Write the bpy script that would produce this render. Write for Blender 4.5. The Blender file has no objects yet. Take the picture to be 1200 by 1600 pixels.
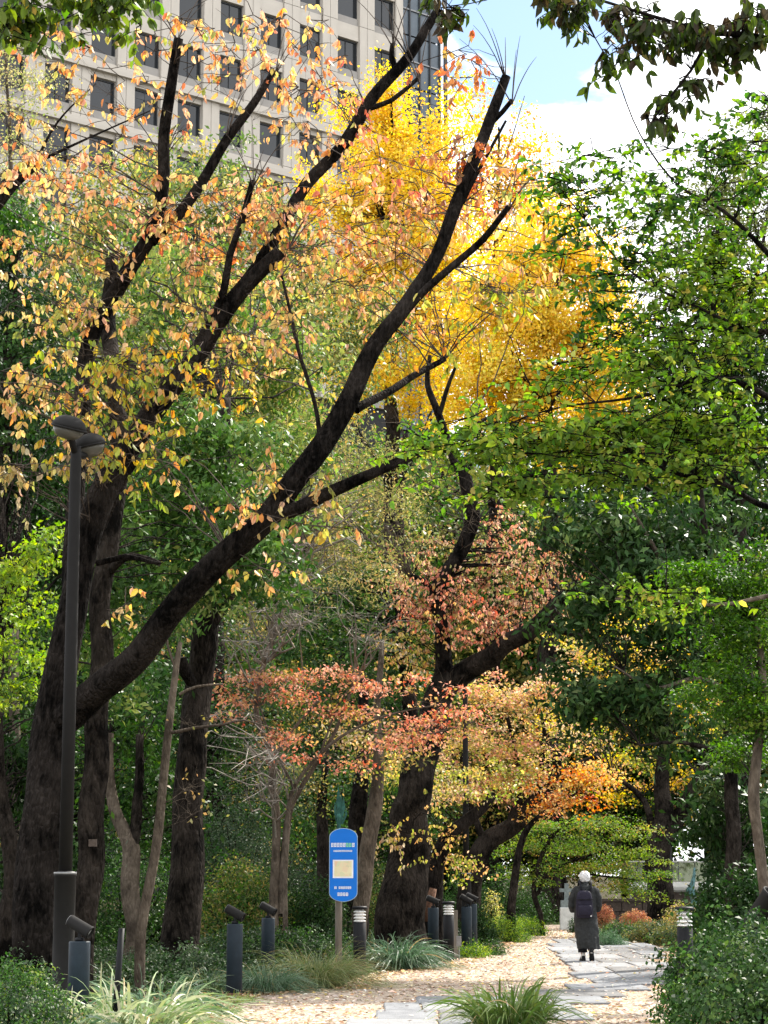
import bpy, bmesh, math, random
import numpy as np
from mathutils import Vector, Matrix

R = math.radians
rnd = random.Random(7)
rng = np.random.default_rng(11)
scene = bpy.context.scene
COL = scene.collection

# ------------------------------------------------------------------ camera
F = 3300.0                       # focal length in pixels of the 1200 x 1600 photograph
PITCH = math.atan(565.0 / F)
CAM = Vector((0, 0, 1.55))
cam = bpy.data.cameras.new('camera')
cam.sensor_fit = 'VERTICAL'
cam.sensor_height = 36.0
cam.lens = 36.0 * F / 1600.0
cam.clip_start = 0.1
cam.clip_end = 2000
cam_ob = bpy.data.objects.new('camera', cam)
COL.objects.link(cam_ob)
cam_ob.location = CAM
cam_ob.rotation_euler = (math.pi / 2 + PITCH, 0, 0)
scene.camera = cam_ob

# ------------------------------------------------------------------ world, sun, exposure
SUN_AZ, SUN_EL = R(38), R(46)   # azimuth clockwise from the view direction (+Y)
world = bpy.data.worlds.new('World')
scene.world = world
world.use_nodes = True
nt = world.node_tree
for n in list(nt.nodes):
    nt.nodes.remove(n)
wo = nt.nodes.new('ShaderNodeOutputWorld')
bg = nt.nodes.new('ShaderNodeBackground')
bg.inputs['Strength'].default_value = 0.10
sky = nt.nodes.new('ShaderNodeTexSky')
sky.sky_type = 'NISHITA'
sky.sun_disc = False
sky.sun_elevation = SUN_EL
sky.sun_rotation = SUN_AZ
sky.dust_density = 0.6
sky.air_density = 1.2
sky.ozone_density = 2.0
tc = nt.nodes.new('ShaderNodeTexCoord')
mp = nt.nodes.new('ShaderNodeMapping')
mp.inputs['Scale'].default_value = (1.0, 1.0, 2.2)
mp.inputs['Location'].default_value = (1.836, 1.986, 17.609)
nz = nt.nodes.new('ShaderNodeTexNoise')
nz.inputs['Scale'].default_value = 3.4
nz.inputs['Detail'].default_value = 9
nz.inputs['Roughness'].default_value = 0.52
rp = nt.nodes.new('ShaderNodeValToRGB')
rp.color_ramp.elements[0].position = 0.365
rp.color_ramp.elements[1].position = 0.405
cl = nt.nodes.new('ShaderNodeRGB')
cl.outputs[0].default_value = (12.9, 13.0, 13.3, 1)
mx = nt.nodes.new('ShaderNodeMix')
mx.data_type = 'RGBA'
nt.links.new(tc.outputs['Generated'], mp.inputs['Vector'])
nt.links.new(mp.outputs['Vector'], nz.inputs['Vector'])
nt.links.new(nz.outputs['Fac'], rp.inputs['Fac'])
nt.links.new(rp.outputs['Color'], mx.inputs['Factor'])
nt.links.new(sky.outputs['Color'], mx.inputs['A'])
nt.links.new(cl.outputs[0], mx.inputs['B'])
nt.links.new(mx.outputs['Result'], bg.inputs['Color'])
nt.links.new(bg.outputs[0], wo.inputs['Surface'])

sd = bpy.data.lights.new('sun', 'SUN')
sd.energy = 4.9
sd.angle = R(0.6)
sd.color = (1.0, 0.94, 0.84)
sun = bpy.data.objects.new('sun', sd)
COL.objects.link(sun)
sdir = Vector((math.sin(SUN_AZ) * math.cos(SUN_EL), math.cos(SUN_AZ) * math.cos(SUN_EL), math.sin(SUN_EL)))
sun.rotation_euler = sdir.to_track_quat('Z', 'Y').to_euler()
sun.location = (40, -30, 60)

scene.view_settings.view_transform = 'Standard'
scene.view_settings.look = 'None'
scene.view_settings.gamma = 1.0
scene.view_settings.use_curve_mapping = False
scene.view_settings.exposure = 1.05
scene.render.engine = 'CYCLES'
scene.cycles.max_bounces = 5
scene.cycles.diffuse_bounces = 2
scene.cycles.transmission_bounces = 3
scene.cycles.transparent_max_bounces = 4
scene.cycles.use_denoising = True

# ------------------------------------------------------------------ pixel -> place
_fw = Vector((0, math.cos(PITCH), math.sin(PITCH)))
_up = Vector((0, -math.sin(PITCH), math.cos(PITCH)))
def at(px, py, Y):
    d = Vector((1, 0, 0)) * ((px - 600) / F) + _up * ((800 - py) / F) + _fw
    return CAM + d * (Y / d.y)
def gnd(px, py):
    d = Vector((1, 0, 0)) * ((px - 600) / F) + _up * ((800 - py) / F) + _fw
    p = CAM + d * (-CAM.z / d.z)
    return p
def base_at(px, Y):
    return Vector(((px - 600) / F * Y * 1.0 / (_fw.y), Y, 0)) if False else Vector((at(px, 1450, Y).x, Y, 0))

# ------------------------------------------------------------------ mesh helpers
def mesh_np(name, V, Fc, mat=None, smooth=False, col=None):
    """V (n,3), Fc (m,k) faces all of k corners, or a list of such arrays."""
    me = bpy.data.meshes.new(name)
    Fs = Fc if isinstance(Fc, list) else [Fc]
    Fs = [np.asarray(f, dtype=np.int32) for f in Fs if len(f)]
    nl = sum(f.size for f in Fs); nf = sum(len(f) for f in Fs)
    me.vertices.add(len(V)); me.vertices.foreach_set('co', np.asarray(V, dtype=np.float32).ravel())
    me.loops.add(nl); me.loops.foreach_set('vertex_index', np.concatenate([f.ravel() for f in Fs]))
    me.polygons.add(nf)
    st = []; c = 0
    for f in Fs:
        st.append(c + np.arange(len(f)) * f.shape[1]); c += f.size
    me.polygons.foreach_set('loop_start', np.concatenate(st).astype(np.int32))
    if smooth:
        me.polygons.foreach_set('use_smooth', np.ones(nf, dtype=bool))
    me.update(calc_edges=True)
    if col is not None:
        a = me.attributes.new('col', 'FLOAT_COLOR', 'FACE')
        c4 = np.ones((nf, 4), dtype=np.float32); c4[:, :3] = col
        a.data.foreach_set('color', c4.ravel())
    if mat is not None:
        me.materials.append(mat)
    return me

def link(name, me, parent=None, loc=(0, 0, 0)):
    o = bpy.data.objects.new(name, me)
    COL.objects.link(o)
    o.location = loc
    if parent is not None:
        o.parent = parent
    return o

def tag(o, label=None, cat=None, group=None, kind=None):
    if label: o['label'] = label
    if cat: o['category'] = cat
    if group: o['group'] = group
    if kind: o['kind'] = kind
    return o

def empty(name, loc, label, cat, group=None, rz=0):
    o = bpy.data.objects.new(name, None)
    COL.objects.link(o)
    o.empty_display_size = 0.2
    o.location = loc
    o.rotation_euler = (0, 0, rz)
    return tag(o, label, cat, group)

class MB:
    def __init__(s): s.v = []; s.f = []
    def add(s, v, f):
        b = len(s.v)
        s.v += [tuple(p) for p in v]
        s.f += [tuple(i + b for i in q) for q in f]
        return s
    def box(s, c, h, rz=0, M=None):
        v = []
        for x in (-1, 1):
            for y in (-1, 1):
                for z in (-1, 1):
                    p = Vector((x * h[0], y * h[1], z * h[2]))
                    if rz: p = Matrix.Rotation(rz, 3, 'Z') @ p
                    if M is not None: p = M @ p
                    v.append(p + Vector(c))
        return s.add(v, [(0, 1, 3, 2), (4, 6, 7, 5), (0, 4, 5, 1), (2, 3, 7, 6), (0, 2, 6, 4), (1, 5, 7, 3)])
    def lathe(s, prof, n=20, M=None, c=(0, 0, 0)):
        """prof: list of (r, z); closed with caps"""
        v = []; f = []
        for (r, z) in prof:
            for k in range(n):
                a = 2 * math.pi * k / n
                p = Vector((r * math.cos(a), r * math.sin(a), z))
                if M is not None: p = M @ p
                v.append(p + Vector(c))
        for i in range(len(prof) - 1):
            for k in range(n):
                f.append((i * n + k, i * n + (k + 1) % n, (i + 1) * n + (k + 1) % n, (i + 1) * n + k))
        f.append(tuple(range(n - 1, -1, -1)))
        f.append(tuple((len(prof) - 1) * n + k for k in range(n)))
        return s.add(v, f)
    def loft(s, rings):
        n = len(rings[0]); v = [p for r in rings for p in r]; f = []
        for i in range(len(rings) - 1):
            for k in range(n):
                f.append((i * n + k, i * n + (k + 1) % n, (i + 1) * n + (k + 1) % n, (i + 1) * n + k))
        f.append(tuple(range(n - 1, -1, -1)))
        f.append(tuple((len(rings) - 1) * n + k for k in range(n)))
        return s.add(v, f)
    def tube(s, pts, rad, n=10):
        V_, F_ = tube_np(np.array([tuple(p) for p in pts], float), np.array(rad, float), n)
        b = len(s.v)
        s.v += [tuple(p) for p in V_]
        s.f += [tuple(int(i) + b for i in q) for q in F_]
        s.f.append(tuple(b + k for k in range(n - 1, -1, -1)))
        s.f.append(tuple(b + (len(pts) - 1) * n + k for k in range(n)))
        return s
    def build(s, name, mat, parent=None, loc=(0, 0, 0), smooth=False, off=None):
        me = bpy.data.meshes.new(name)
        v = s.v if off is None else [(p[0] - off[0], p[1] - off[1], p[2] - off[2]) for p in s.v]
        me.from_pydata(v, [], s.f)
        me.materials.append(mat)
        if smooth:
            me.polygons.foreach_set('use_smooth', [len(p.vertices) <= 4 for p in me.polygons])
        me.update()
        return link(name, me, parent, loc)

def frames(P):
    """parallel transport frames along P (k,3)"""
    T = np.gradient(P, axis=0)
    T /= np.linalg.norm(T, axis=1, keepdims=True) + 1e-9
    ref = np.array([0.13, 1.0, 0.07]) if abs(T[0][1]) < 0.9 else np.array([1.0, 0.1, 0.05])
    U = np.zeros_like(P)
    u = np.cross(T[0], ref); u /= np.linalg.norm(u)
    for i in range(len(P)):
        u = u - T[i] * np.dot(u, T[i]); u /= np.linalg.norm(u) + 1e-9
        U[i] = u
    return T, U, np.cross(T, U)

def tube_np(P, Rr, n, bump=0.0, seed=0):
    T, U, W = frames(P)
    a = np.arange(n) * 2 * np.pi / n
    rr = Rr[:, None] * np.ones((1, n))
    if bump:
        g = np.random.default_rng(seed)
        k = len(P)
        noise = g.normal(size=(k, n))
        # smooth around and along the limb
        for _ in range(2):
            noise = (np.roll(noise, 1, 1) + noise + np.roll(noise, -1, 1)) / 3
            noise[1:-1] = (noise[:-2] + noise[1:-1] * 2 + noise[2:]) / 4
        ring = g.normal(size=(k, 1)) * 0.5
        for _ in range(3):
            ring[1:-1] = (ring[:-2] + ring[1:-1] + ring[2:]) / 3
        ph = g.uniform(0, 6.28)
        flute = 0.4 * np.sin(3 * a[None, :] + ph + np.linspace(0, 4, k)[:, None])
        rr = rr * (1 + bump * (noise * 1.5 + ring * 0.5 + flute))
    V = P[:, None, :] + rr[..., None] * (np.cos(a)[None, :, None] * U[:, None, :] + np.sin(a)[None, :, None] * W[:, None, :])
    k = len(P)
    i = np.arange(k - 1)[:, None]; j = np.arange(n)[None, :]
    Fq = np.stack([i * n + j, i * n + (j + 1) % n, (i + 1) * n + (j + 1) % n, (i + 1) * n + j], -1).reshape(-1, 4)
    return V.reshape(-1, 3), Fq

def smooth_path(pts, rad, step):
    """Catmull-Rom through pts, resampled"""
    P = np.array([tuple(p) for p in pts], float); r = np.array(rad, float)
    Q = np.vstack([2 * P[0] - P[1], P, 2 * P[-1] - P[-2]])
    out = []; ro = []
    for i in range(len(P) - 1):
        p0, p1, p2, p3 = Q[i:i + 4]
        m = max(2, int(np.linalg.norm(p2 - p1) / step))
        for t in np.arange(m) / m:
            out.append(0.5 * (2 * p1 + (p2 - p0) * t + (2 * p0 - 5 * p1 + 4 * p2 - p3) * t * t + (3 * p1 - p0 - 3 * p2 + p3) * t ** 3))
            ro.append(r[i] * (1 - t) + r[i + 1] * t)
    out.append(P[-1]); ro.append(r[-1])
    return np.array(out), np.array(ro)

def batch_tubes(P, Rr, n):
    """P (M,K,3), Rr (M,K) -> V, F"""
    M_, K, _ = P.shape
    T = np.gradient(P, axis=1); T /= np.linalg.norm(T, axis=2, keepdims=True) + 1e-9
    ref = np.array([0.31, 0.83, 0.17])
    U = np.cross(T, ref); U /= np.linalg.norm(U, axis=2, keepdims=True) + 1e-9
    W = np.cross(T, U)
    a = np.arange(n) * 2 * np.pi / n
    V = P[:, :, None, :] + Rr[:, :, None, None] * (np.cos(a)[None, None, :, None] * U[:, :, None, :] + np.sin(a)[None, None, :, None] * W[:, :, None, :])
    m = np.arange(M_)[:, None, None] * K * n; i = np.arange(K - 1)[None, :, None] * n; j = np.arange(n)[None, None, :]
    Fq = np.stack([m + i + j, m + i + (j + 1) % n, m + i + n + (j + 1) % n, m + i + n + j], -1).reshape(-1, 4)
    return V.reshape(-1, 3), Fq

def unit(a):
    return a / (np.linalg.norm(a, axis=-1, keepdims=True) + 1e-9)

# ------------------------------------------------------------------ materials
def newmat(name):
    m = bpy.data.materials.new(name); m.use_nodes = True
    t = m.node_tree
    b = t.nodes.get('Principled BSDF')
    return m, t, b

def nd(t, typ, **kw):
    n = t.nodes.new(typ)
    for k, v in kw.items():
        setattr(n, k, v)
    return n

def mat_plain(name, col, rough=0.6, metal=0.0, var=0.25, scale=8.0, bump=0.1, bscale=40.0, col2=None, coord='Object', det=6, stretch=None):
    m, t, b = newmat(name)
    b.inputs['Roughness'].default_value = rough
    b.inputs['Metallic'].default_value = metal
    b.inputs['Specular IOR Level'].default_value = 0.2
    tcn = nd(t, 'ShaderNodeTexCoord')
    src = tcn.outputs[coord]
    if stretch:
        mpn = nd(t, 'ShaderNodeMapping'); mpn.inputs['Scale'].default_value = stretch
        t.links.new(src, mpn.inputs['Vector']); src = mpn.outputs['Vector']
    n1 = nd(t, 'ShaderNodeTexNoise'); n1.inputs['Scale'].default_value = scale; n1.inputs['Detail'].default_value = det
    n1.inputs['Roughness'].default_value = 0.65
    t.links.new(src, n1.inputs['Vector'])
    r = nd(t, 'ShaderNodeValToRGB')
    r.color_ramp.elements[0].position = 0.3; r.color_ramp.elements[1].position = 0.7
    c2 = col2 or tuple(c * (1 + var) for c in col)
    c1 = tuple(c * (1 - var) for c in col) if col2 is None else col
    r.color_ramp.elements[0].color = (*c1, 1); r.color_ramp.elements[1].color = (*c2, 1)
    t.links.new(n1.outputs['Fac'], r.inputs['Fac'])
    t.links.new(r.outputs['Color'], b.inputs['Base Color'])
    if bump:
        n2 = nd(t, 'ShaderNodeTexNoise'); n2.inputs['Scale'].default_value = bscale; n2.inputs['Detail'].default_value = 8
        t.links.new(src, n2.inputs['Vector'])
        bp = nd(t, 'ShaderNodeBump'); bp.inputs['Strength'].default_value = bump; bp.inputs['Distance'].default_value = 0.05
        t.links.new(n2.outputs['Fac'], bp.inputs['Height'])
        t.links.new(bp.outputs['Normal'], b.inputs['Normal'])
    return m

def mat_leaf(name, transl=0.4, rough=0.5, spec=0.4):
    m, t, b = newmat(name)
    a = nd(t, 'ShaderNodeAttribute', attribute_name='col')
    b.inputs['Roughness'].default_value = rough
    b.inputs['Specular IOR Level'].default_value = spec
    t.links.new(a.outputs['Color'], b.inputs['Base Color'])
    tr = nd(t, 'ShaderNodeBsdfTranslucent')
    hs = nd(t, 'ShaderNodeHueSaturation'); hs.inputs['Saturation'].default_value = 1.15; hs.inputs['Value'].default_value = 1.25
    t.links.new(a.outputs['Color'], hs.inputs['Color'])
    t.links.new(hs.outputs['Color'], tr.inputs['Color'])
    mixs = nd(t, 'ShaderNodeMixShader'); mixs.inputs['Fac'].default_value = transl
    t.links.new(b.outputs[0], mixs.inputs[1]); t.links.new(tr.outputs[0], mixs.inputs[2])
    t.links.new(mixs.outputs[0], t.nodes['Material Output'].inputs['Surface'])
    return m

def mat_bark(name, c1, c2, scale=6.0, bump=0.7):
    m, t, b = newmat(name)
    b.inputs['Roughness'].default_value = 0.9
    b.inputs['Specular IOR Level'].default_value = 0.03
    tcn = nd(t, 'ShaderNodeTexCoord')
    mpn = nd(t, 'ShaderNodeMapping'); mpn.inputs['Scale'].default_value = (1, 1, 0.35)
    t.links.new(tcn.outputs['Object'], mpn.inputs['Vector'])
    n1 = nd(t, 'ShaderNodeTexNoise'); n1.inputs['Scale'].default_value = scale * 3; n1.inputs['Detail'].default_value = 10; n1.inputs['Roughness'].default_value = 0.7
    t.links.new(mpn.outputs['Vector'], n1.inputs['Vector'])
    n3 = nd(t, 'ShaderNodeTexNoise'); n3.inputs['Scale'].default_value = 2.2; n3.inputs['Detail'].default_value = 5
    t.links.new(tcn.outputs['Object'], n3.inputs['Vector'])
    ad = nd(t, 'ShaderNodeMath', operation='ADD'); mu = nd(t, 'ShaderNodeMath', operation='MULTIPLY'); mu.inputs[1].default_value = 0.5
    t.links.new(n1.outputs['Fac'], ad.inputs[0]); t.links.new(n3.outputs['Fac'], ad.inputs[1]); t.links.new(ad.outputs[0], mu.inputs[0])
    r = nd(t, 'ShaderNodeValToRGB')
    r.color_ramp.elements[0].position = 0.42; r.color_ramp.elements[1].position = 0.62
    r.color_ramp.elements[0].color = (*c1, 1); r.color_ramp.elements[1].color = (*c2, 1)
    t.links.new(mu.outputs[0], r.inputs['Fac'])
    t.links.new(r.outputs['Color'], b.inputs['Base Color'])
    v = nd(t, 'ShaderNodeTexVoronoi', feature='DISTANCE_TO_EDGE'); v.inputs['Scale'].default_value = scale * 4
    t.links.new(mpn.outputs['Vector'], v.inputs['Vector'])
    mm = nd(t, 'ShaderNodeMath', operation='MULTIPLY'); t.links.new(v.outputs['Distance'], mm.inputs[0]); t.links.new(n1.outputs['Fac'], mm.inputs[1])
    bp = nd(t, 'ShaderNodeBump'); bp.inputs['Strength'].default_value = min(1.0, bump * 1.4); bp.inputs['Distance'].default_value = 0.12
    t.links.new(mm.outputs[0], bp.inputs['Height']); t.links.new(bp.outputs['Normal'], b.inputs['Normal'])
    return m

M = {}
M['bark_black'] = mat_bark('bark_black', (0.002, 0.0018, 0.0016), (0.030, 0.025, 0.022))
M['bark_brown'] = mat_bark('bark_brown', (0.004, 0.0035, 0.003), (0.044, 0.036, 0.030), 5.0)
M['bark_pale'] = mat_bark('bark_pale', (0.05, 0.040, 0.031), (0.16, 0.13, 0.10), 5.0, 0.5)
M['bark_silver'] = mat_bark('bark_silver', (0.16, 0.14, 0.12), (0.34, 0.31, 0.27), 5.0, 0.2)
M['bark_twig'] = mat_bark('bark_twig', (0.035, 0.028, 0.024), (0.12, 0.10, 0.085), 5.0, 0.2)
M['cut_wood'] = mat_plain('cut_wood', (0.10, 0.075, 0.05), 0.9, var=0.4, scale=30)
M['leaf'] = mat_leaf('leaf', 0.48, 0.5, 0.25)
M['leaf_thin'] = mat_leaf('leaf_thin', 0.5, 0.6, 0.25)
M['leaf_gloss'] = mat_leaf('leaf_gloss', 0.24, 0.45, 0.12)
M['blade'] = mat_leaf('blade', 0.3, 0.4, 0.45)
M['litter'] = mat_leaf('litter', 0.1, 0.7, 0.2)
M['dark_metal'] = mat_plain('dark_metal', (0.009, 0.0085, 0.008), 0.75, 0.0, 0.15, 14, 0.04, 90)
M['slate_metal'] = mat_plain('slate_metal', (0.012, 0.021, 0.030), 0.55, 0.0, 0.25, 9, 0.05, 60)
M['grey_metal'] = mat_plain('grey_metal', (0.20, 0.20, 0.20), 0.4, 0.5, 0.2, 20, 0.05, 80)
M['black_metal'] = mat_plain('black_metal', (0.004, 0.0045, 0.006), 0.55, 0.0, 0.3, 9, 0.04, 60)
M['rust'] = mat_plain('rust', (0.13, 0.07, 0.045), 0.9, 0.0, 0.5, 25, 0.2, 60)
M['louvre'] = mat_plain('louvre', (0.72, 0.72, 0.70), 0.35, 0.2, 0.1, 20, 0.0)
M['diffuser'] = mat_plain('diffuser', (0.09, 0.086, 0.072), 0.3, 0.0, 0.15, 8, 0.0)
M['lens'] = mat_plain('lens', (0.35, 0.37, 0.38), 0.15, 0.0, 0.1, 8, 0.0)
M['sign_blue'] = mat_plain('sign_blue', (0.002, 0.15, 0.60), 0.35, 0.0, 0.06, 3, 0.02, 20)
M['sign_white'] = mat_plain('sign_white', (0.75, 0.77, 0.78), 0.5, 0.0, 0.08, 12, 0.0)
M['sign_rim'] = mat_plain('sign_rim', (0.35, 0.45, 0.50), 0.4, 0.3, 0.15, 12, 0.0)
M['sign_green'] = mat_plain('sign_green', (0.25, 0.65, 0.28), 0.5, 0.0, 0.08, 12, 0.0)
M['verdigris'] = mat_plain('verdigris', (0.025, 0.085, 0.068), 0.7, 0.1, 0.4, 12, 0.1, 40)
M['pale_verdigris'] = mat_plain('pale_verdigris', (0.11, 0.22, 0.23), 0.7, 0.1, 0.35, 9, 0.1, 40)
M['post_wood'] = mat_plain('post_wood', (0.18, 0.16, 0.135), 0.85, 0.0, 0.4, 10, 0.3, 40, stretch=(1, 1, 0.12))
M['granite'] = mat_plain('granite', (0.13, 0.135, 0.145), 0.85, 0.0, 0.28, 2.6, 0.35, 45, col2=(0.235, 0.24, 0.25))
M['granite_pale'] = mat_plain('granite_pale', (0.17, 0.172, 0.175), 0.85, 0.0, 0.28, 3.1, 0.35, 45, col2=(0.28, 0.28, 0.285))
M['granite_dark'] = mat_plain('granite_dark', (0.095, 0.095, 0.10), 0.85, 0.0, 0.28, 2.1, 0.35, 45, col2=(0.19, 0.185, 0.18))
M['pedestal'] = mat_plain('pedestal', (0.50, 0.51, 0.49), 0.8, 0.0, 0.2, 7, 0.2, 60)
M['weathered_stone'] = mat_plain('weathered_stone', (0.17, 0.20, 0.20), 0.85, 0.0, 0.35, 8, 0.3, 50)
M['brown_stone'] = mat_plain('brown_stone', (0.075, 0.058, 0.048), 0.85, 0.0, 0.35, 5, 0.3, 40)
M['white_paint'] = mat_plain('white_paint', (0.72, 0.72, 0.70), 0.5, 0.0, 0.06, 5, 0.03)
M['clad'] = mat_plain('clad', (0.42, 0.385, 0.335), 0.7, 0.0, 0.10, 0.9, 0.05, 6, coord='Generated')
M['clad_dark'] = mat_plain('clad_dark', (0.25, 0.235, 0.215), 0.7, 0.0, 0.10, 0.9, 0.05, 6)
M['joint'] = mat_plain('joint', (0.03, 0.03, 0.03), 0.9, bump=0)
M['frame_dark'] = mat_plain('frame_dark', (0.05, 0.052, 0.055), 0.45, 0.3, 0.1, 3, 0.0)
M['blind'] = mat_plain('blind', (0.085, 0.088, 0.092), 0.7, 0.0, 0.15, 2, 0.0)
M['hair'] = mat_plain('hair', (0.62, 0.62, 0.63), 0.7, 0.0, 0.18, 40, 0.4, 120)
M['skin'] = mat_plain('skin', (0.42, 0.26, 0.19), 0.55, 0.0, 0.08, 20, 0.05)
M['coat'] = mat_plain('coat', (0.030, 0.032, 0.033), 0.9, 0.0, 0.25, 25, 0.25, 160)
M['trousers'] = mat_plain('trousers', (0.012, 0.012, 0.014), 0.9, 0.0, 0.2, 25, 0.2, 160)
M['backpack'] = mat_plain('backpack', (0.018, 0.016, 0.030), 0.7, 0.0, 0.25, 18, 0.2, 120)
M['strap'] = mat_plain('strap', (0.015, 0.015, 0.020), 0.8, 0.0, 0.2, 18, 0.1)
M['shoe'] = mat_plain('shoe', (0.012, 0.012, 0.013), 0.6, 0.0, 0.2, 18, 0.1)
M['sock'] = mat_plain('sock', (0.65, 0.62, 0.58), 0.9, 0.0, 0.1, 18, 0.1)

def mat_glass():
    m, t, b = newmat('window_glass')
    b.inputs['Base Color'].default_value = (0.012, 0.015, 0.018, 1)
    b.inputs['Roughness'].default_value = 0.06
    b.inputs['Specular IOR Level'].default_value = 0.45
    tcn = nd(t, 'ShaderNodeTexCoord')
    n1 = nd(t, 'ShaderNodeTexNoise'); n1.inputs['Scale'].default_value = 0.35; n1.inputs['Detail'].default_value = 2
    t.links.new(tcn.outputs['Object'], n1.inputs['Vector'])
    bp = nd(t, 'ShaderNodeBump'); bp.inputs['Strength'].default_value = 0.08
    t.links.new(n1.outputs['Fac'], bp.inputs['Height']); t.links.new(bp.outputs['Normal'], b.inputs['Normal'])
    return m
M['glass'] = mat_glass()
M['glass_pale'] = mat_plain('glass_pale', (0.10, 0.12, 0.14), 0.12, 0.0, 0.3, 0.4, 0.0)

def mat_clear():
    m, t, b = newmat('clear_glass')
    g = nd(t, 'ShaderNodeBsdfGlossy'); g.inputs['Roughness'].default_value = 0.03; g.inputs['Color'].default_value = (0.8, 0.9, 0.9, 1)
    tr = nd(t, 'ShaderNodeBsdfTransparent'); tr.inputs['Color'].default_value = (0.62, 0.72, 0.70, 1)
    mixs = nd(t, 'ShaderNodeMixShader'); mixs.inputs['Fac'].default_value = 0.3
    t.links.new(tr.outputs[0], mixs.inputs[1]); t.links.new(g.outputs[0], mixs.inputs[2])
    t.links.new(mixs.outputs[0], t.nodes['Material Output'].inputs['Surface'])
    return m
M['clear_glass'] = mat_clear()

def mat_map():
    m, t, b = newmat('map_print')
    tcn = nd(t, 'ShaderNodeTexCoord')
    v = nd(t, 'ShaderNodeTexVoronoi'); v.inputs['Scale'].default_value = 14
    t.links.new(tcn.outputs['Object'], v.inputs['Vector'])
    r = nd(t, 'ShaderNodeValToRGB')
    e = r.color_ramp.elements
    e[0].position = 0.0; e[0].color = (0.68, 0.60, 0.36, 1); e[1].position = 1.0; e[1].color = (0.70, 0.62, 0.40, 1)
    for p, c in ((0.3, (0.72, 0.66, 0.42, 1)), (0.6, (0.70, 0.50, 0.33, 1)), (0.8, (0.55, 0.60, 0.36, 1))):
        q = e.new(p); q.color = c
    sp = nd(t, 'ShaderNodeSeparateColor')
    t.links.new(v.outputs['Color'], sp.inputs[0]); t.links.new(sp.outputs[0], r.inputs['Fac'])
    t.links.new(r.outputs['Color'], b.inputs['Base Color'])
    b.inputs['Roughness'].default_value = 0.5
    return m
M['map'] = mat_map()

def mat_ground(name, cols, scale, bump):
    m, t, b = newmat(name)
    b.inputs['Roughness'].default_value = 0.95
    b.inputs['Specular IOR Level'].default_value = 0.035
    tcn = nd(t, 'ShaderNodeTexCoord')
    v = nd(t, 'ShaderNodeTexVoronoi'); v.inputs['Scale'].default_value = scale; v.inputs['Randomness'].default_value = 1
    t.links.new(tcn.outputs['Object'], v.inputs['Vector'])
    sp = nd(t, 'ShaderNodeSeparateColor'); t.links.new(v.outputs['Color'], sp.inputs[0])
    n1 = nd(t, 'ShaderNodeTexNoise'); n1.inputs['Scale'].default_value = 0.8; n1.inputs['Detail'].default_value = 8
    t.links.new(tcn.outputs['Object'], n1.inputs['Vector'])
    r = nd(t, 'ShaderNodeValToRGB'); e = r.color_ramp.elements
    e[0].position = 0; e[0].color = (*cols[0], 1); e[1].position = 1; e[1].color = (*cols[-1], 1)
    for i, c in enumerate(cols[1:-1]):
        q = e.new((i + 1) / (len(cols) - 1)); q.color = (*c, 1)
    mxn = nd(t, 'ShaderNodeMix', data_type='FLOAT'); mxn.inputs[0].default_value = 0.45
    t.links.new(sp.outputs[0], mxn.inputs[2]); t.links.new(n1.outputs['Fac'], mxn.inputs[3])
    t.links.new(mxn.outputs[0], r.inputs['Fac']); t.links.new(r.outputs['Color'], b.inputs['Base Color'])
    bp = nd(t, 'ShaderNodeBump'); bp.inputs['Strength'].default_value = bump; bp.inputs['Distance'].default_value = 0.03
    t.links.new(v.outputs['Distance'], bp.inputs['Height']); t.links.new(bp.outputs['Normal'], b.inputs['Normal'])
    return m
M['soil'] = mat_ground('soil', [(0.02, 0.015, 0.010), (0.05, 0.036, 0.024), (0.035, 0.038, 0.018), (0.09, 0.065, 0.04)], 14, 0.8)
M['gravel'] = mat_ground('gravel', [(0.13, 0.092, 0.066), (0.32, 0.25, 0.195), (0.43, 0.355, 0.29), (0.52, 0.44, 0.37)], 22, 0.6)

# ------------------------------------------------------------------ foliage helpers
def leaf_arrays(p, a, n, L, W, shape='quad', curl=0.12, fold=0.12):
    """p,a,n (N,3), L,W (N,) -> verts, faces (2 or 4 triangles a leaf)"""
    s = np.cross(n, a)
    N = len(p); L = L[:, None]; W = W[:, None]
    if shape == 'quad':
        V = np.stack([p, p + a * L * .48 + s * W * .5 + n * W * fold, p + a * L - n * L * curl, p + a * L * .48 - s * W * .5 + n * W * fold], 1).reshape(-1, 3)
        Fq = np.arange(N)[:, None] * 4 + np.array([[0, 1, 2, 3]])
        return V, Fq, 1
    V = np.stack([p, p + a * L * .28 + s * W * .42 + n * W * fold, p + a * L * .66 + s * W * .42 + n * W * fold - n * L * curl * .4,
                  p + a * L - n * L * curl,
                  p + a * L * .66 - s * W * .42 + n * W * fold - n * L * curl * .4, p + a * L * .28 - s * W * .42 + n * W * fold,
                  ], 1).reshape(-1, 3)
    i = np.arange(N)[:, None] * 6
    Fq = np.stack([i + np.array([[0, 1, 2, 3]]), i + np.array([[0, 3, 4, 5]])], 1).reshape(-1, 4)
    return V, Fq, 2

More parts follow.
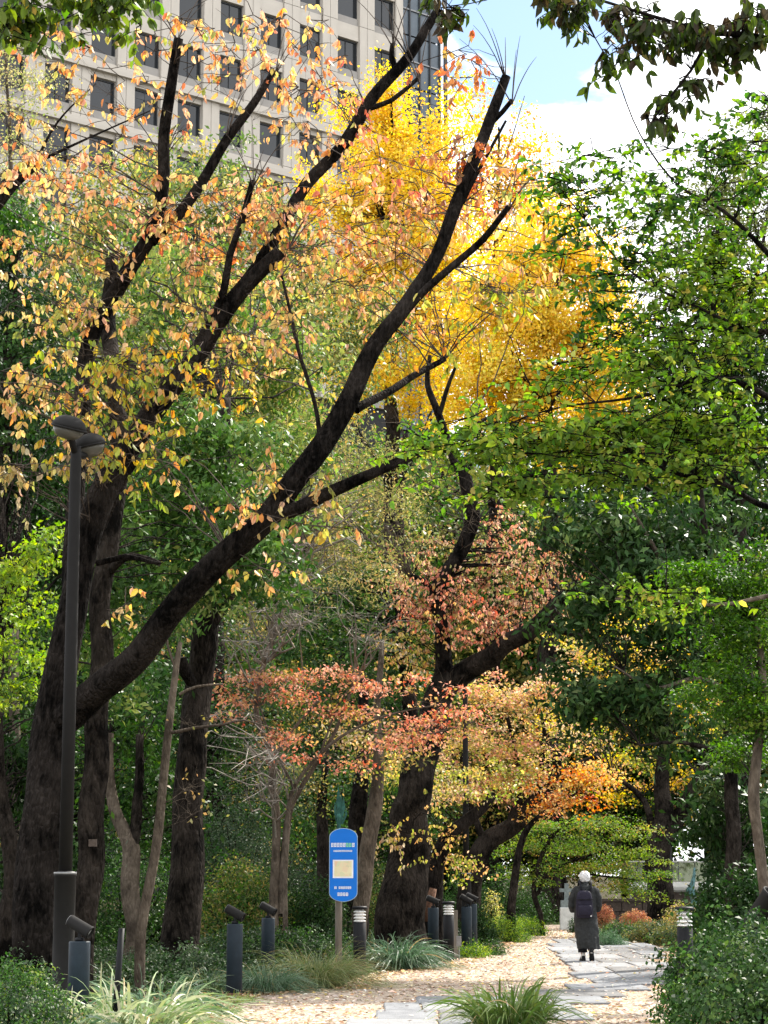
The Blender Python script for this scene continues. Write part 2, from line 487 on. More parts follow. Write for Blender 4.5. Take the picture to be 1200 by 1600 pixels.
def orient(N, mode, g, jitter=0.5, out=None):
    r = g.normal(size=(N, 3))
    if mode == 'droop':
        a = unit(np.array([0, 0, -1.0]) + r * np.array([.45, .45, .25]))
        n = unit(np.cross(a, unit(g.normal(size=(N, 3)))))
    elif mode == 'flat':
        n = unit(np.array([0, 0, 1.0]) + r * jitter)
        a = unit(np.cross(n, unit(g.normal(size=(N, 3)))))
        a = unit(a + np.array([0, 0, -0.25]))
        n = unit(n - a * np.sum(a * n, 1, keepdims=True))
    elif mode == 'needle':
        a = unit(np.array([0, 0, -0.35]) + r)
        n = unit(np.cross(a, unit(g.normal(size=(N, 3)))))
    else:
        o = np.array([0, 0, 0.55]) if out is None else np.array([0, 0, 0.45]) + out * 0.8
        n = unit(r * 0.75 + o)
        a = unit(np.cross(n, unit(g.normal(size=(N, 3)))) + np.array([0, 0, -0.3]))
        n = unit(n - a * np.sum(a * n, 1, keepdims=True))
    return a, n

def palette_cols(pal, nclump, per, g, mix=0.35, jit=0.2):
    cols = np.array([c[:3] for c in pal]); w = np.array([c[3] if len(c) > 3 else 1 for c in pal], float); w /= w.sum()
    ci = g.choice(len(pal), nclump, p=w)
    ci = np.repeat(ci, per)
    alt = g.choice(len(pal), len(ci), p=w)
    m = g.random(len(ci)) < mix
    ci = np.where(m, alt, ci)
    c = cols[ci] * np.exp(g.normal(size=(len(ci), 1)) * jit)
    c = c * (1 + g.normal(size=(len(ci), 3)) * 0.06)
    return np.clip(c, 0.003, 0.85)

class Plant:
    def __init__(s, name, label, Y, px=None, group=None, cat='tree', base=None, seed=1):
        s.Y = Y; s.g = np.random.default_rng(seed * 7919 + 13)
        s.base = Vector(base) if base is not None else base_at(px, Y)
        s.root = empty(name, s.base, label, cat, group)
        s.nodes = []; s.nrad = []; s.seed = seed; s.wf = 1.0
    def limb(s, pts, bark='bark_black', name='branch', n=10, trunk=False, bump=0.05, step=0.14, world_pts=False, cut=False):
        P = []; Rr = []
        for q in pts:
            dY = q[3] if len(q) > 3 else 0
            if world_pts:
                P.append(Vector(q[:3])); Rr.append(q[3])
            else:
                v = at(q[0], q[1], s.Y + dY); P.append(v); Rr.append(q[2] * s.wf / 2 * (s.Y + dY) / F)
        if trunk:
            p0 = P[0]
            if p0.z > 0.35:
                P.insert(0, Vector((p0.x, p0.y, 0.22)) + (p0 - P[1]) * 0.02); Rr.insert(0, Rr[0] * 1.05)
            P.insert(0, Vector((P[0].x, P[0].y, -0.12))); Rr.insert(0, Rr[0] * 1.22)
        sp, sr = smooth_path(P, Rr, step)
        s.g.normal(size=3)
        wob = s.g.normal(size=sp.shape)
        for _ in range(6):
            wob[1:-1] = (wob[:-2] + wob[1:-1] + wob[2:]) / 3
        wob = wob * (sr[:, None] * 0.45)
        wob[0] = 0
        sp = sp + wob
        V, Fq = tube_np(sp, sr, n, bump, int(s.g.integers(1e6)))
        k = len(sp)
        cap = np.array([[(k - 1) * n + j for j in range(n)]])
        V = V - np.array(tuple(s.base))
        me = mesh_np(name, V, [Fq, cap], M[bark], smooth=True)
        if cut:
            me.materials.append(M['cut_wood'])
            me.polygons[len(Fq)].material_index = 1
        me.polygons[len(Fq)].use_smooth = False
        o = link(name, me, s.root)
        for i in range(0, k, 2):
            s.nodes.append(sp[i]); s.nrad.append(sr[i])
        return o
    def clumps(s, blobs, shell=0.45):
        C = []; O = []; pid = []
        for b in blobs:
            px, py, rx, ry, nc = b[:5]
            dY = b[5] if len(b) > 5 else 0
            Y = s.Y + dY
            dep = b[6] if len(b) > 6 and b[6] else max(rx, ry) * Y / F * 0.8
            c = np.array(tuple(at(px, py, Y)))
            d = unit(s.g.normal(size=(nc, 3)))
            r = s.g.random((nc, 1)) ** shell
            kv = s.g.normal(size=(5, 3)) * 2.6; ph = s.g.uniform(0, 6.28, 5)
            r = r * (1 + 0.16 * np.sin(d @ kv.T + ph).sum(1, keepdims=True))
            C.append(c + d * r * np.array([rx * Y / F, dep, ry * Y / F])); O.append(d)
            pid += [b[7] if len(b) > 7 else 0] * nc
        return np.vstack(C), np.vstack(O), np.array(pid)
    def twigs_to(s, C, r0=0.018, bark='bark_black', name='twigs', sag=0.1, every=1, sub=0, sublen=0.5, n=4):
        Nn = np.array(s.nodes); C = C[::every]
        D = np.linalg.norm(C[:, None, :] - Nn[None], axis=2) + 0.8 * np.maximum(0, Nn[None, :, 2] - C[:, None, 2] + 0.3)
        i = D.argmin(1); S = Nn[i]
        K = 7; t = np.linspace(0, 1, K)[None, :, None]
        d = np.linalg.norm(C - S, axis=1)[:, None, None]
        mid = (S + C) / 2 + s.g.normal(size=S.shape) * d[:, 0] * 0.10 + np.array([0, 0, 1.0]) * d[:, 0] * sag
        P = (1 - t) ** 2 * S[:, None] + 2 * t * (1 - t) * mid[:, None] + t * t * C[:, None]
        P[:, 1:-1] += s.g.normal(size=P[:, 1:-1].shape) * d * 0.015
        rad = np.minimum(r0 * (0.6 + d[:, 0, :] * 0.35), np.array(s.nrad)[i][:, None] * 0.7)
        Rr = rad * (1 - 0.75 * t[:, :, 0])
        V, Fq = batch_tubes(P, Rr, n)
        if sub:
            m = len(C) * sub
            S2 = np.repeat(P[:, -3], sub, 0); dr = unit(s.g.normal(size=(m, 3)) * np.array([1, 1, .6]) + np.array([0, 0, .15]))
            L = sublen * s.g.uniform(.5, 1.3, (m, 1))
            t2 = np.linspace(0, 1, 5)[None, :, None]
            P2 = S2[:, None] + dr[:, None] * L[:, None] * t2 + np.array([0, 0, -0.12]) * (L[:, None] * t2 ** 2)
            P2[:, 1:] += s.g.normal(size=P2[:, 1:].shape) * sublen * 0.04
            V2, F2 = batch_tubes(P2, np.ones((m, 5)) * r0 * .3 * (1.2 - t2[:, :, 0]), 3)
            o = link('twig', mesh_np('twig', V2 - np.array(tuple(s.base)), F2, M[bark], smooth=True), s.root)
            o['kind'] = 'stuff'
        o = link(name, mesh_np(name, V - np.array(tuple(s.base)), Fq, M[bark], smooth=True), s.root)
        o['kind'] = 'stuff'
        return o
    def crown(s, blobs, pal, per=60, cr=0.35, flat=0.5, L=0.07, W=0.035, mode='any', mat='leaf', shape='quad', twig=0.018,
              bark='bark_black', shell=0.45, jitter=0.5, mix=0.35, jit=0.2, name='crown', every=1, sub=0, sublen=0.5, sag=0.1, slope=0.0, dens=1.45, tuft=0.0):
        if dens != 1:
            per = max(per, int(per * dens)); L *= 1.12; W *= 1.28; twig *= .6
        C, O, _ = s.clumps(blobs, shell)
        nc = len(C); N = nc * per
        q = s.g.normal(size=(N, 3))
        q = q / (1 + 0.25 * np.linalg.norm(q, axis=1, keepdims=True))
        scale = s.g.uniform(0.7, 1.35, (nc, 1)).repeat(per, 0)
        off = q * np.array([cr, cr, cr * flat]) * .82 * scale
        if mode == 'any':
            off = off + (np.repeat(O, per, 0) * np.array([1, 1, .5]) + np.array([0, 0, tuft])) * np.abs(s.g.normal(size=(N, 1))) * cr * .7
        if slope:
            off[:, 2] -= slope * np.hypot(off[:, 0], off[:, 1])
        p = np.repeat(C, per, 0) + off
        a, n = orient(N, mode, s.g, jitter, np.repeat(O, per, 0) if mode == 'any' else None)
        Ls = L * s.g.uniform(.65, 1.25, N); Ws = W / L * Ls * s.g.uniform(.85, 1.15, N)
        V, Fq, k = leaf_arrays(p, a, n, Ls, Ws, shape)
        col = palette_cols(pal, nc, per, s.g, mix, jit)
        me = mesh_np(name, V - np.array(tuple(s.base)), Fq, M[mat], col=np.repeat(col, k, 0))
        o = link(name, me, s.root)
        if twig and s.nodes:
            s.twigs_to(C, twig, bark, every=every, sub=sub, sublen=sublen, sag=sag)
        return o
    def sprays(s, blobs, pals, ntw=5, tl=0.5, nl=9, L=0.09, W=0.05, mode='droop', mat='leaf', bark='bark_black', parts=300, twig=0.012,
               droop=0.35, spread=0.4, horiz=False, jitter=0.5, mix=0.4, leafname='leaves', every=1):
        C, O, pid = s.clumps(blobs, 0.6)
        g = s.g; nc = len(C); m = nc * ntw
        if twig and s.nodes:
            s.twigs_to(C, twig, bark, every=every)
        S = np.repeat(C, ntw, 0) + g.normal(size=(m, 3)) * tl * spread * np.array([1, 1, .25 if horiz else .6])
        dr = unit(g.normal(size=(m, 3)) * np.array([1, 1, .18 if horiz else .5]) + np.array([0, 0, 0.05]))
        Ln = tl * g.uniform(.5, 1.3, (m, 1))
        K = 6; t = np.linspace(0, 1, K)[None, :, None]
        P = S[:, None] + dr[:, None] * Ln[:, None] * t + np.array([0, 0, -1.0]) * droop * Ln[:, None] * t ** 2
        # twig from the clump's centre
        Pc = np.concatenate([np.repeat(C, ntw, 0)[:, None], P], 1)
        V, Fq = batch_tubes(Pc, np.linspace(.006, .0018, K + 1)[None].repeat(m, 0), 3)
        o = link('twig', mesh_np('twig', V - np.array(tuple(s.base)), Fq, M[bark], smooth=True), s.root); o['kind'] = 'stuff'
        tt = g.uniform(0.1, 1.0, (m, nl, 1))
        lp = S[:, None] + dr[:, None] * Ln[:, None] * tt + np.array([0, 0, -1.0]) * droop * Ln[:, None] * tt ** 2
        N = m * nl; lp = lp.reshape(-1, 3)
        a, n = orient(N, mode, g, jitter)
        Ls = L * g.uniform(.6, 1.25, N); Ws = W / L * Ls * g.uniform(.85, 1.15, N)
        cols = np.zeros((N, 3)); pidx = np.repeat(pid, ntw * nl)
        for k in range(len(pals)):
            sel = np.where(pids_eq(pidx, k))[0]
            if len(sel):
                nn = len(sel) // nl
                cols[sel] = palette_cols(pals[k], nn, nl, g, mix, 0.16)
        order = np.argsort(-Ls); top = order[:parts]; rest = order[parts:]
        if len(rest):
            V, Fq, k = leaf_arrays(lp[rest], a[rest], n[rest], Ls[rest], Ws[rest], 'oval', curl=.24, fold=.2)
            o = link(leafname, mesh_np(leafname, V - np.array(tuple(s.base)), Fq, M[mat], col=np.repeat(cols[rest], k, 0)), s.root); o['kind'] = 'stuff'
        # single leaves
        meshes = {}
        bv = np.array(tuple(s.base))
        for i in top:
            key = tuple(np.round(np.log(cols[i] + .01) * 3).astype(int))
            if key not in meshes:
                v, f, _ = leaf_arrays(np.zeros((1, 3)), np.array([[1., 0, 0]]), np.array([[0, 0, 1.]]), np.ones(1), np.ones(1) * W / L, 'oval', curl=.2, fold=.2)
                meshes[key] = mesh_np('leaf', v, f, M[mat], col=np.array([cols[i], cols[i]]))
            o = bpy.data.objects.new('leaf', meshes[key]); COL.objects.link(o); o.parent = s.root
            sd_ = np.cross(n[i], a[i]); q = lp[i] - bv
            o.matrix_basis = Matrix(((a[i][0] * Ls[i], sd_[0] * Ls[i], n[i][0] * Ls[i], q[0]), (a[i][1] * Ls[i], sd_[1] * Ls[i], n[i][1] * Ls[i], q[1]), (a[i][2] * Ls[i], sd_[2] * Ls[i], n[i][2] * Ls[i], q[2]), (0, 0, 0, 1)))

def pids_eq(p, k):
    return p == k

def ribbons(P, Wd, side):
    """P (M,K,3), Wd (M,K), side (M,3)"""
    M_, K, _ = P.shape
    V = np.stack([P + side[:, None] * Wd[..., None] / 2, P - side[:, None] * Wd[..., None] / 2], 2)
    m = np.arange(M_)[:, None] * K * 2; i = np.arange(K - 1)[None] * 2
    Fq = np.stack([m + i, m + i + 1, m + i + 3, m + i + 2], -1).reshape(-1, 4)
    return V.reshape(-1, 3), Fq

def tussock(name, label, px, Y, rad, n, L, w, pal, group=None, seed=1, steep=1.2, grav=1.1, spread=0.25, dry=0.03, z0=0, cat='plant', loc=None):
    g = np.random.default_rng(seed + 500)
    b = Vector(loc) if loc is not None else base_at(px, Y)
    root = tag(bpy.data.objects.new(name, None), label, cat, group); COL.objects.link(root); root.location = b
    az = g.uniform(0, 2 * np.pi, n); rr = spread * rad * np.sqrt(g.random(n))
    o = np.stack([rr * np.cos(az), rr * np.sin(az), np.full(n, z0)], 1)
    az2 = az + g.normal(size=n) * .6
    el = np.clip(g.normal(steep, .28, n), .25, 1.55)
    d = np.stack([np.cos(az2) * np.cos(el), np.sin(az2) * np.cos(el), np.sin(el)], 1)
    Ls = L * g.uniform(.55, 1.2, n)[:, None, None]
    K = 8; t = np.linspace(0, 1, K)[None, :, None]
    gr = grav * g.uniform(.5, 1.3, n)[:, None, None]
    P = o[:, None] + d[:, None] * Ls * t + np.array([0, 0, -1.0]) * gr * Ls * t ** 2.2 * 0.75
    out = np.stack([np.cos(az2), np.sin(az2), np.zeros(n)], 1)
    P = P + out[:, None] * Ls * t ** 2 * 0.28 * gr
    P[:, :, 2] = np.maximum(P[:, :, 2], 0.015 + g.random((n, 1)) * .05)
    Wd = w * g.uniform(.6, 1.2, n)[:, None] * np.array([.7, 1, 1, .95, .85, .65, .4, .08])[None]
    side = unit(np.cross(d, np.array([0, 0, 1.0])) + g.normal(size=(n, 3)) * .35)
    V, Fq = ribbons(P, Wd, side)
    col = palette_cols(pal, n, K - 1, g, 0.0, 0.10)
    dead = np.repeat(g.random(n) < dry, K - 1)
    col[dead] = np.array([.38, .27, .13])
    o_ = link('blades', mesh_np('blades', V, Fq, M['blade'], col=col), root); o_['kind'] = 'stuff'
    return root

def shrub(name, label, px, Y, w, h, n, pal, L=0.04, W=0.022, mat='leaf_gloss', group=None, seed=1, d=None, cr=0.13, per=40, z0=0.0, stem='bark_brown', cat='shrub', flat=0.8, nst=6, mode='any', power=1.0, base=None, jit=0.2, boxy=0):
    """a bush: stems from the ground and leaf clumps over a rounded dome"""
    g = np.random.default_rng(seed + 90)
    b = Vector(base) if base is not None else base_at(px, Y)
    root = tag(bpy.data.objects.new(name, None), label, cat, group); COL.objects.link(root); root.location = b
    nc = max(4, n // per); dd = d or w * .8
    v = unit(g.normal(size=(nc, 3))); v[:, 2] = np.abs(v[:, 2])
    if boxy:
        v = v / (np.abs(v) ** boxy).sum(1, keepdims=True) ** (1 / boxy)
    r = g.random((nc, 1)) ** .3
    C = v * r * np.array([w / 2, dd / 2, h]) * (1 + g.normal(size=(nc, 1)) * .07)
    C[:, 2] = z0 + np.maximum(C[:, 2] * .92, .05)
    N = nc * per
    q = g.normal(size=(N, 3)); q = q / (1 + .3 * np.linalg.norm(q, axis=1, keepdims=True))
    p = np.repeat(C, per, 0) + q * np.array([cr, cr, cr * flat])
    p[:, 2] = np.maximum(p[:, 2], 0.03)
    a, nn = orient(N, mode, g, .5, np.repeat(v, per, 0) if mode == 'any' else None)
    Ls = L * g.uniform(.6, 1.25, N); Ws = W / L * Ls
    V, Fq, k = leaf_arrays(p, a, nn, Ls, Ws, 'quad')
    col = palette_cols(pal, nc, per, g, .3, jit)
    link('foliage', mesh_np('foliage', V, Fq, M[mat], col=col), root)['kind'] = 'stuff'
    if nst:
        sel = C[g.choice(nc, min(nc, nst * 6), replace=False)]
        S = np.stack([g.normal(size=len(sel)) * w * .06, g.normal(size=len(sel)) * dd * .06, np.full(len(sel), -.03)], 1)
        t = np.linspace(0, 1, 6)[None, :, None]
        mid = S * .4 + sel * np.array([.4, .4, .55])
        P = (1 - t) ** 2 * S[:, None] + 2 * t * (1 - t) * mid[:, None] + t * t * sel[:, None]
        V, Fq = batch_tubes(P, (.004 + .012 * h) * (1.1 - t[:, :, 0]).repeat(len(sel), 0), 4)
        link('stems', mesh_np('stems', V, Fq, M[stem], smooth=True), root)['kind'] = 'stuff'
    return root

# ------------------------------------------------------------------ colour palettes (leaf albedo)
P_ORANGE = [(.66, .32, .12, 3), (.68, .40, .24, 3), (.68, .47, .20, 3), (.60, .22, .11, .9), (.62, .50, .17, 1.6), (.36, .38, .10, 1)]
P_SALMON = [(.64, .28, .16, 3), (.60, .18, .12, 1.5), (.62, .33, .13, 2), (.60, .40, .2, 1)]
P_YELGRN = [(.52, .36, .07, 2), (.36, .36, .06, 2.4), (.24, .30, .05, 2), (.60, .30, .08, 1.4), (.62, .42, .20, 1)]
P_GOLD = [(.62, .42, .13, 2.4), (.62, .34, .14, 2), (.60, .46, .20, 1.6), (.38, .37, .09, 1.8), (.64, .40, .24, 1.4), (.24, .28, .07, .8)]
P_RUST = [(.42, .14, .07, 3), (.50, .20, .09, 2), (.30, .16, .09, 1), (.50, .32, .12, 1.5)]
P_GINKGO = [(.80, .54, .05, 4), (.74, .47, .04, 2.4), (.82, .61, .11, 2.4), (.56, .46, .06, .8)]
P_BRIGHT = [(.145, .255, .035, 3), (.21, .31, .045, 2.4), (.09, .175, .028, 2.4), (.31, .36, .07, .9), (.44, .39, .09, .35)]
P_LIME = [(.22, .33, .035, 3), (.30, .38, .05, 2), (.14, .24, .025, 1)]
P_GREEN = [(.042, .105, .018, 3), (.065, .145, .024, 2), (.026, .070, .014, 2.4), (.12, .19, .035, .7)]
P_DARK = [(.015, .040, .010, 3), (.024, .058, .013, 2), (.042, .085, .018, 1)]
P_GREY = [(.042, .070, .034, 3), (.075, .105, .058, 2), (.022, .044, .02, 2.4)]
P_OLIVE = [(.17, .18, .05, 3), (.23, .21, .07, 2), (.11, .13, .035, 2), (.34, .25, .09, .9)]
P_RED = [(.62, .27, .18, 3), (.64, .36, .25, 3), (.48, .14, .09, 1.2), (.58, .36, .16, 1.6), (.34, .26, .08, .8)]
P_PINK = [(.56, .27, .18, 3), (.60, .40, .27, 2.4), (.42, .19, .11, 1.2), (.36, .33, .11, 1.6), (.48, .42, .22, 1.6), (.16, .20, .05, 1.4)]
P_BROWN = [(.38, .27, .11, 3), (.44, .33, .14, 2), (.28, .24, .09, 2), (.50, .38, .24, 1)]
P_YELOR = [(.60, .45, .14, 3), (.60, .36, .16, 2), (.34, .34, .08, 2.4), (.62, .48, .30, 2), (.20, .22, .05, 1.2)]
P_FLAME = [(.62, .20, .04, 3), (.60, .28, .05, 2), (.50, .11, .04, 1.5)]
P_MAPLEG = [(.12, .20, .03, 3), (.20, .25, .045, 2), (.07, .135, .022, 2), (.32, .24, .07, .6)]
P_TURF = [(.10, .17, .05, 3), (.16, .23, .07, 2), (.24, .28, .12, 1), (.07, .13, .04, 1)]
P_VARIE = [(.20, .26, .12, 3), (.42, .44, .28, 2), (.12, .19, .07, 2), (.30, .33, .18, 1.5)]
P_BLUEG = [(.075, .14, .075, 3), (.11, .18, .10, 2), (.05, .10, .05, 2)]

# ------------------------------------------------------------------ ground
def structure(name, me):
    o = link(name, me); o['kind'] = 'structure'; return o
g_ = MB(); g_.add([(-600, -40, 0), (600, -40, 0), (600, 1200, 0), (-600, 1200, 0)], [(0, 1, 2, 3)])
o = g_.build('ground', M['soil']); o['kind'] = 'structure'

LEFT_EDGE = [(250, 1700), (285, 1600), (330, 1563), (440, 1550), (540, 1546), (560, 1527), (690, 1512), (742, 1492), (775, 1476), (815, 1460), (838, 1450), (852, 1444), (850, 1441)]
RIGHT_EDGE = [(1180, 1700), (1120, 1600), (1075, 1545), (1055, 1490), (985, 1474), (945, 1464), (925, 1452), (905, 1444), (898, 1441)]
le = [gnd(*p) for p in LEFT_EDGE]; re_ = [gnd(*p) for p in RIGHT_EDGE]
yy = np.array([p.y for p in le]); xx = np.array([p.x for p in le])
yr = np.array([p.y for p in re_]); xr = np.array([p.x for p in re_])
def xl_(y): return np.interp(y, yy, xx)
def xr_(y): return np.interp(y, yr, xr)
ys = np.concatenate([np.linspace(4, yy[0], 6)[:-1], np.linspace(yy[0], 66, 70)])
g3 = np.random.default_rng(5)
Lx = xl_(ys) + g3.normal(size=len(ys)) * .07; Rx = xr_(ys) + g3.normal(size=len(ys)) * .07
V = []
for i, y in enumerate(ys):
    V.append((Lx[i], y, 0.006)); V.append((Rx[i], y, 0.006))
Fq = [(2 * i, 2 * i + 1, 2 * i + 3, 2 * i + 2) for i in range(len(ys) - 1)]
path = structure('gravel_path', mesh_np('gravel_path', np.array(V), np.array(Fq), M['gravel']))

# granite slabs laid in rows
pav = bpy.data.objects.new('stone_pavement', None); COL.objects.link(pav); pav['kind'] = 'structure'
def slab_mesh(mat):
    m = MB(); h = .5; c = .47
    v = [(-h, -h, 0), (h, -h, 0), (h, h, 0), (-h, h, 0), (-h, -h, .75), (h, -h, .75), (h, h, .75), (-h, h, .75), (-c, -c, 1), (c, -c, 1), (c, c, 1), (-c, c, 1)]
    f = [(0, 1, 5, 4), (1, 2, 6, 5), (2, 3, 7, 6), (3, 0, 4, 7), (4, 5, 9, 8), (5, 6, 10, 9), (6, 7, 11, 10), (7, 4, 8, 11), (8, 9, 10, 11)]
    me = bpy.data.meshes.new('slab'); me.from_pydata(v, [], f); me.materials.append(mat); return me
SLABS = [slab_mesh(M[k]) for k in ('granite', 'granite', 'granite_pale', 'granite_dark')]
ROWS = [(1469, 1476, 880, 985), (1476, 1482, 874, 1010), (1482, 1488, 872, 1028), (1488, 1494, 878, 1036), (1494, 1500, 884, 1042), (1500, 1507, 888, 1046), (1507, 1514, 896, 1050), (1514, 1522, 904, 1052), (1522, 1531, 912, 1056),
        (1531, 1541, 922, 1056), (1541, 1550, 880, 990), (1550, 1560, 845, 975), (1560, 1571, 640, 930), (1571, 1583, 600, 905), (1583, 1597, 575, 880), (1597, 1613, 545, 850), (1613, 1632, 510, 840)]
for (p0, p1, a0, a1) in ROWS:
    y1 = gnd(600, p0).y; y0 = gnd(600, p1).y
    xa = gnd(a0, p1).x + rnd.uniform(-.12, .12); xb = gnd(a1, p1).x + rnd.uniform(-.1, .3)
    x = xa
    while x < xb - .15:
        w = rnd.choice((.45, .6, .75, .9, 1.2)) * rnd.uniform(.9, 1.1)
        w = min(w, xb - x + .1)
        o = link('slab', rnd.choice(SLABS), pav, (x + w / 2, (y0 + y1) / 2 + rnd.uniform(-.015, .015), 0.004 + rnd.uniform(-.004, .004)))
        o.scale = (w - .03, (y1 - y0) - .06, .035)
        o.rotation_euler = (rnd.uniform(-.004, .004), rnd.uniform(-.006, .006), rnd.uniform(-.012, .012))
        x += w

def litter(name, label, n, xf, y0, y1, z, pal, L, seed, kind='stuff', power=1.0, cat='leaves'):
    g = np.random.default_rng(seed)
    y = y0 + (y1 - y0) * g.random(n) ** power
    lo, hi = xf(y)
    x = lo + (hi - lo) * g.random(n)
    p = np.stack([x, y, z + g.random(n) * .012], 1)
    a, nn = orient(n, 'flat', g, .22)
    Ls = L * g.uniform(.5, 1.3, n)
    V, Fq, k = leaf_arrays(p, a, nn, Ls, Ls * .55, 'quad', curl=-.05, fold=.2)
    V[:, 2] = np.maximum(V[:, 2], z - .002)
    o = link(name, mesh_np(name, V, Fq, M['litter'], col=palette_cols(pal, n, 1, g, 0, .25)))
    return tag(o, label, cat, kind=kind)
P_LITTER = [(.56, .46, .36, 4), (.62, .55, .47, 2.4), (.46, .33, .21, 2.4), (.32, .20, .12, 1.4), (.55, .26, .14, .6), (.56, .42, .13, .8), (.17, .11, .07, .8)]
litter('fallen_leaves', 'pale dry fallen leaves scattered all over the gravel path', 26000, lambda y: (xl_(y) - .25, xr_(y) + .25), 21, 62, .010, P_LITTER, .075, 3, power=1.5)
litter('loose_leaves', 'few dry fallen leaves lying on the granite slabs', 900, lambda y: (xl_(y) + .8, xr_(y)), 22, 45, .046, P_LITTER, .06, 4)
litter('drifted_leaves', 'brown leaves drifted along the left edge of the gravel', 3600, lambda y: (xl_(y) - .15, xl_(y) + .38), 22, 56, .014, [(.42, .28, .15, 3), (.54, .40, .26, 3), (.30, .18, .09, 2), (.56, .30, .12, 1)], .085, 8, power=1.4)
litter('drifted_leaves', 'brown leaves drifted along the right edge of the gravel', 2400, lambda y: (xr_(y) - .45, xr_(y) + .15), 20, 56, .014, [(.42, .28, .15, 3), (.54, .40, .26, 3), (.30, .18, .09, 2), (.56, .30, .12, 1)], .085, 9, power=1.4)
P_BEDL = [(.18, .12, .06, 3), (.30, .18, .09, 2), (.10, .07, .04, 2), (.36, .28, .10, 1)]
litter('leaf_litter', 'brown leaf litter on the soil under the trees left of the path', 9000, lambda y: (-.2 * y - 1.5, xl_(y)), 20, 60, .012, P_BEDL, .08, 6)
litter('bed_litter', 'brown leaf litter on the soil right of the path', 4000, lambda y: (xr_(y), xr_(y) + 8), 18, 60, .012, P_BEDL, .08, 7)

# low ground cover in the beds
def cover(name, label, n, xf, y0, y1, h, pal, L, seed, mat='leaf_gloss', patch=.9):
    g = np.random.default_rng(seed)
    nc = n // 30
    y = g.uniform(y0, y1, nc); lo, hi = xf(y); x = lo + (hi - lo) * g.random(nc)
    hh = h * (.35 + .65 * np.abs(np.sin(x * 1.7 + y * .9) * np.sin(y * .73 - x * .4 + 1)))
    C = np.stack([x, y, hh * g.random(nc) ** .5], 1)
    p = np.repeat(C, 30, 0) + g.normal(size=(nc * 30, 3)) * np.array([.16, .16, .05]); N = len(p)
    p[:, 2] = np.maximum(p[:, 2], .02)
    a, nn = orient(N, 'flat', g, .55)
    Ls = L * g.uniform(.6, 1.3, N)
    V, Fq, k = leaf_arrays(p, a, nn, Ls, Ls * .6, 'quad')
    o = link(name, mesh_np(name, V, Fq, M[mat], col=palette_cols(pal, nc, 30, g, .3, .22)))
    return tag(o, label, 'ground cover', kind='stuff')
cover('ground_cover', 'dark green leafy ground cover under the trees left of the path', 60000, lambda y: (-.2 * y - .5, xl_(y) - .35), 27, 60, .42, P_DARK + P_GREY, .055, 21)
cover('bed_cover', 'dark green leafy ground cover in the bed right of the path', 26000, lambda y: (xr_(y) + .25, xr_(y) + 7), 18, 62, .35, P_DARK + P_GREEN, .055, 22)

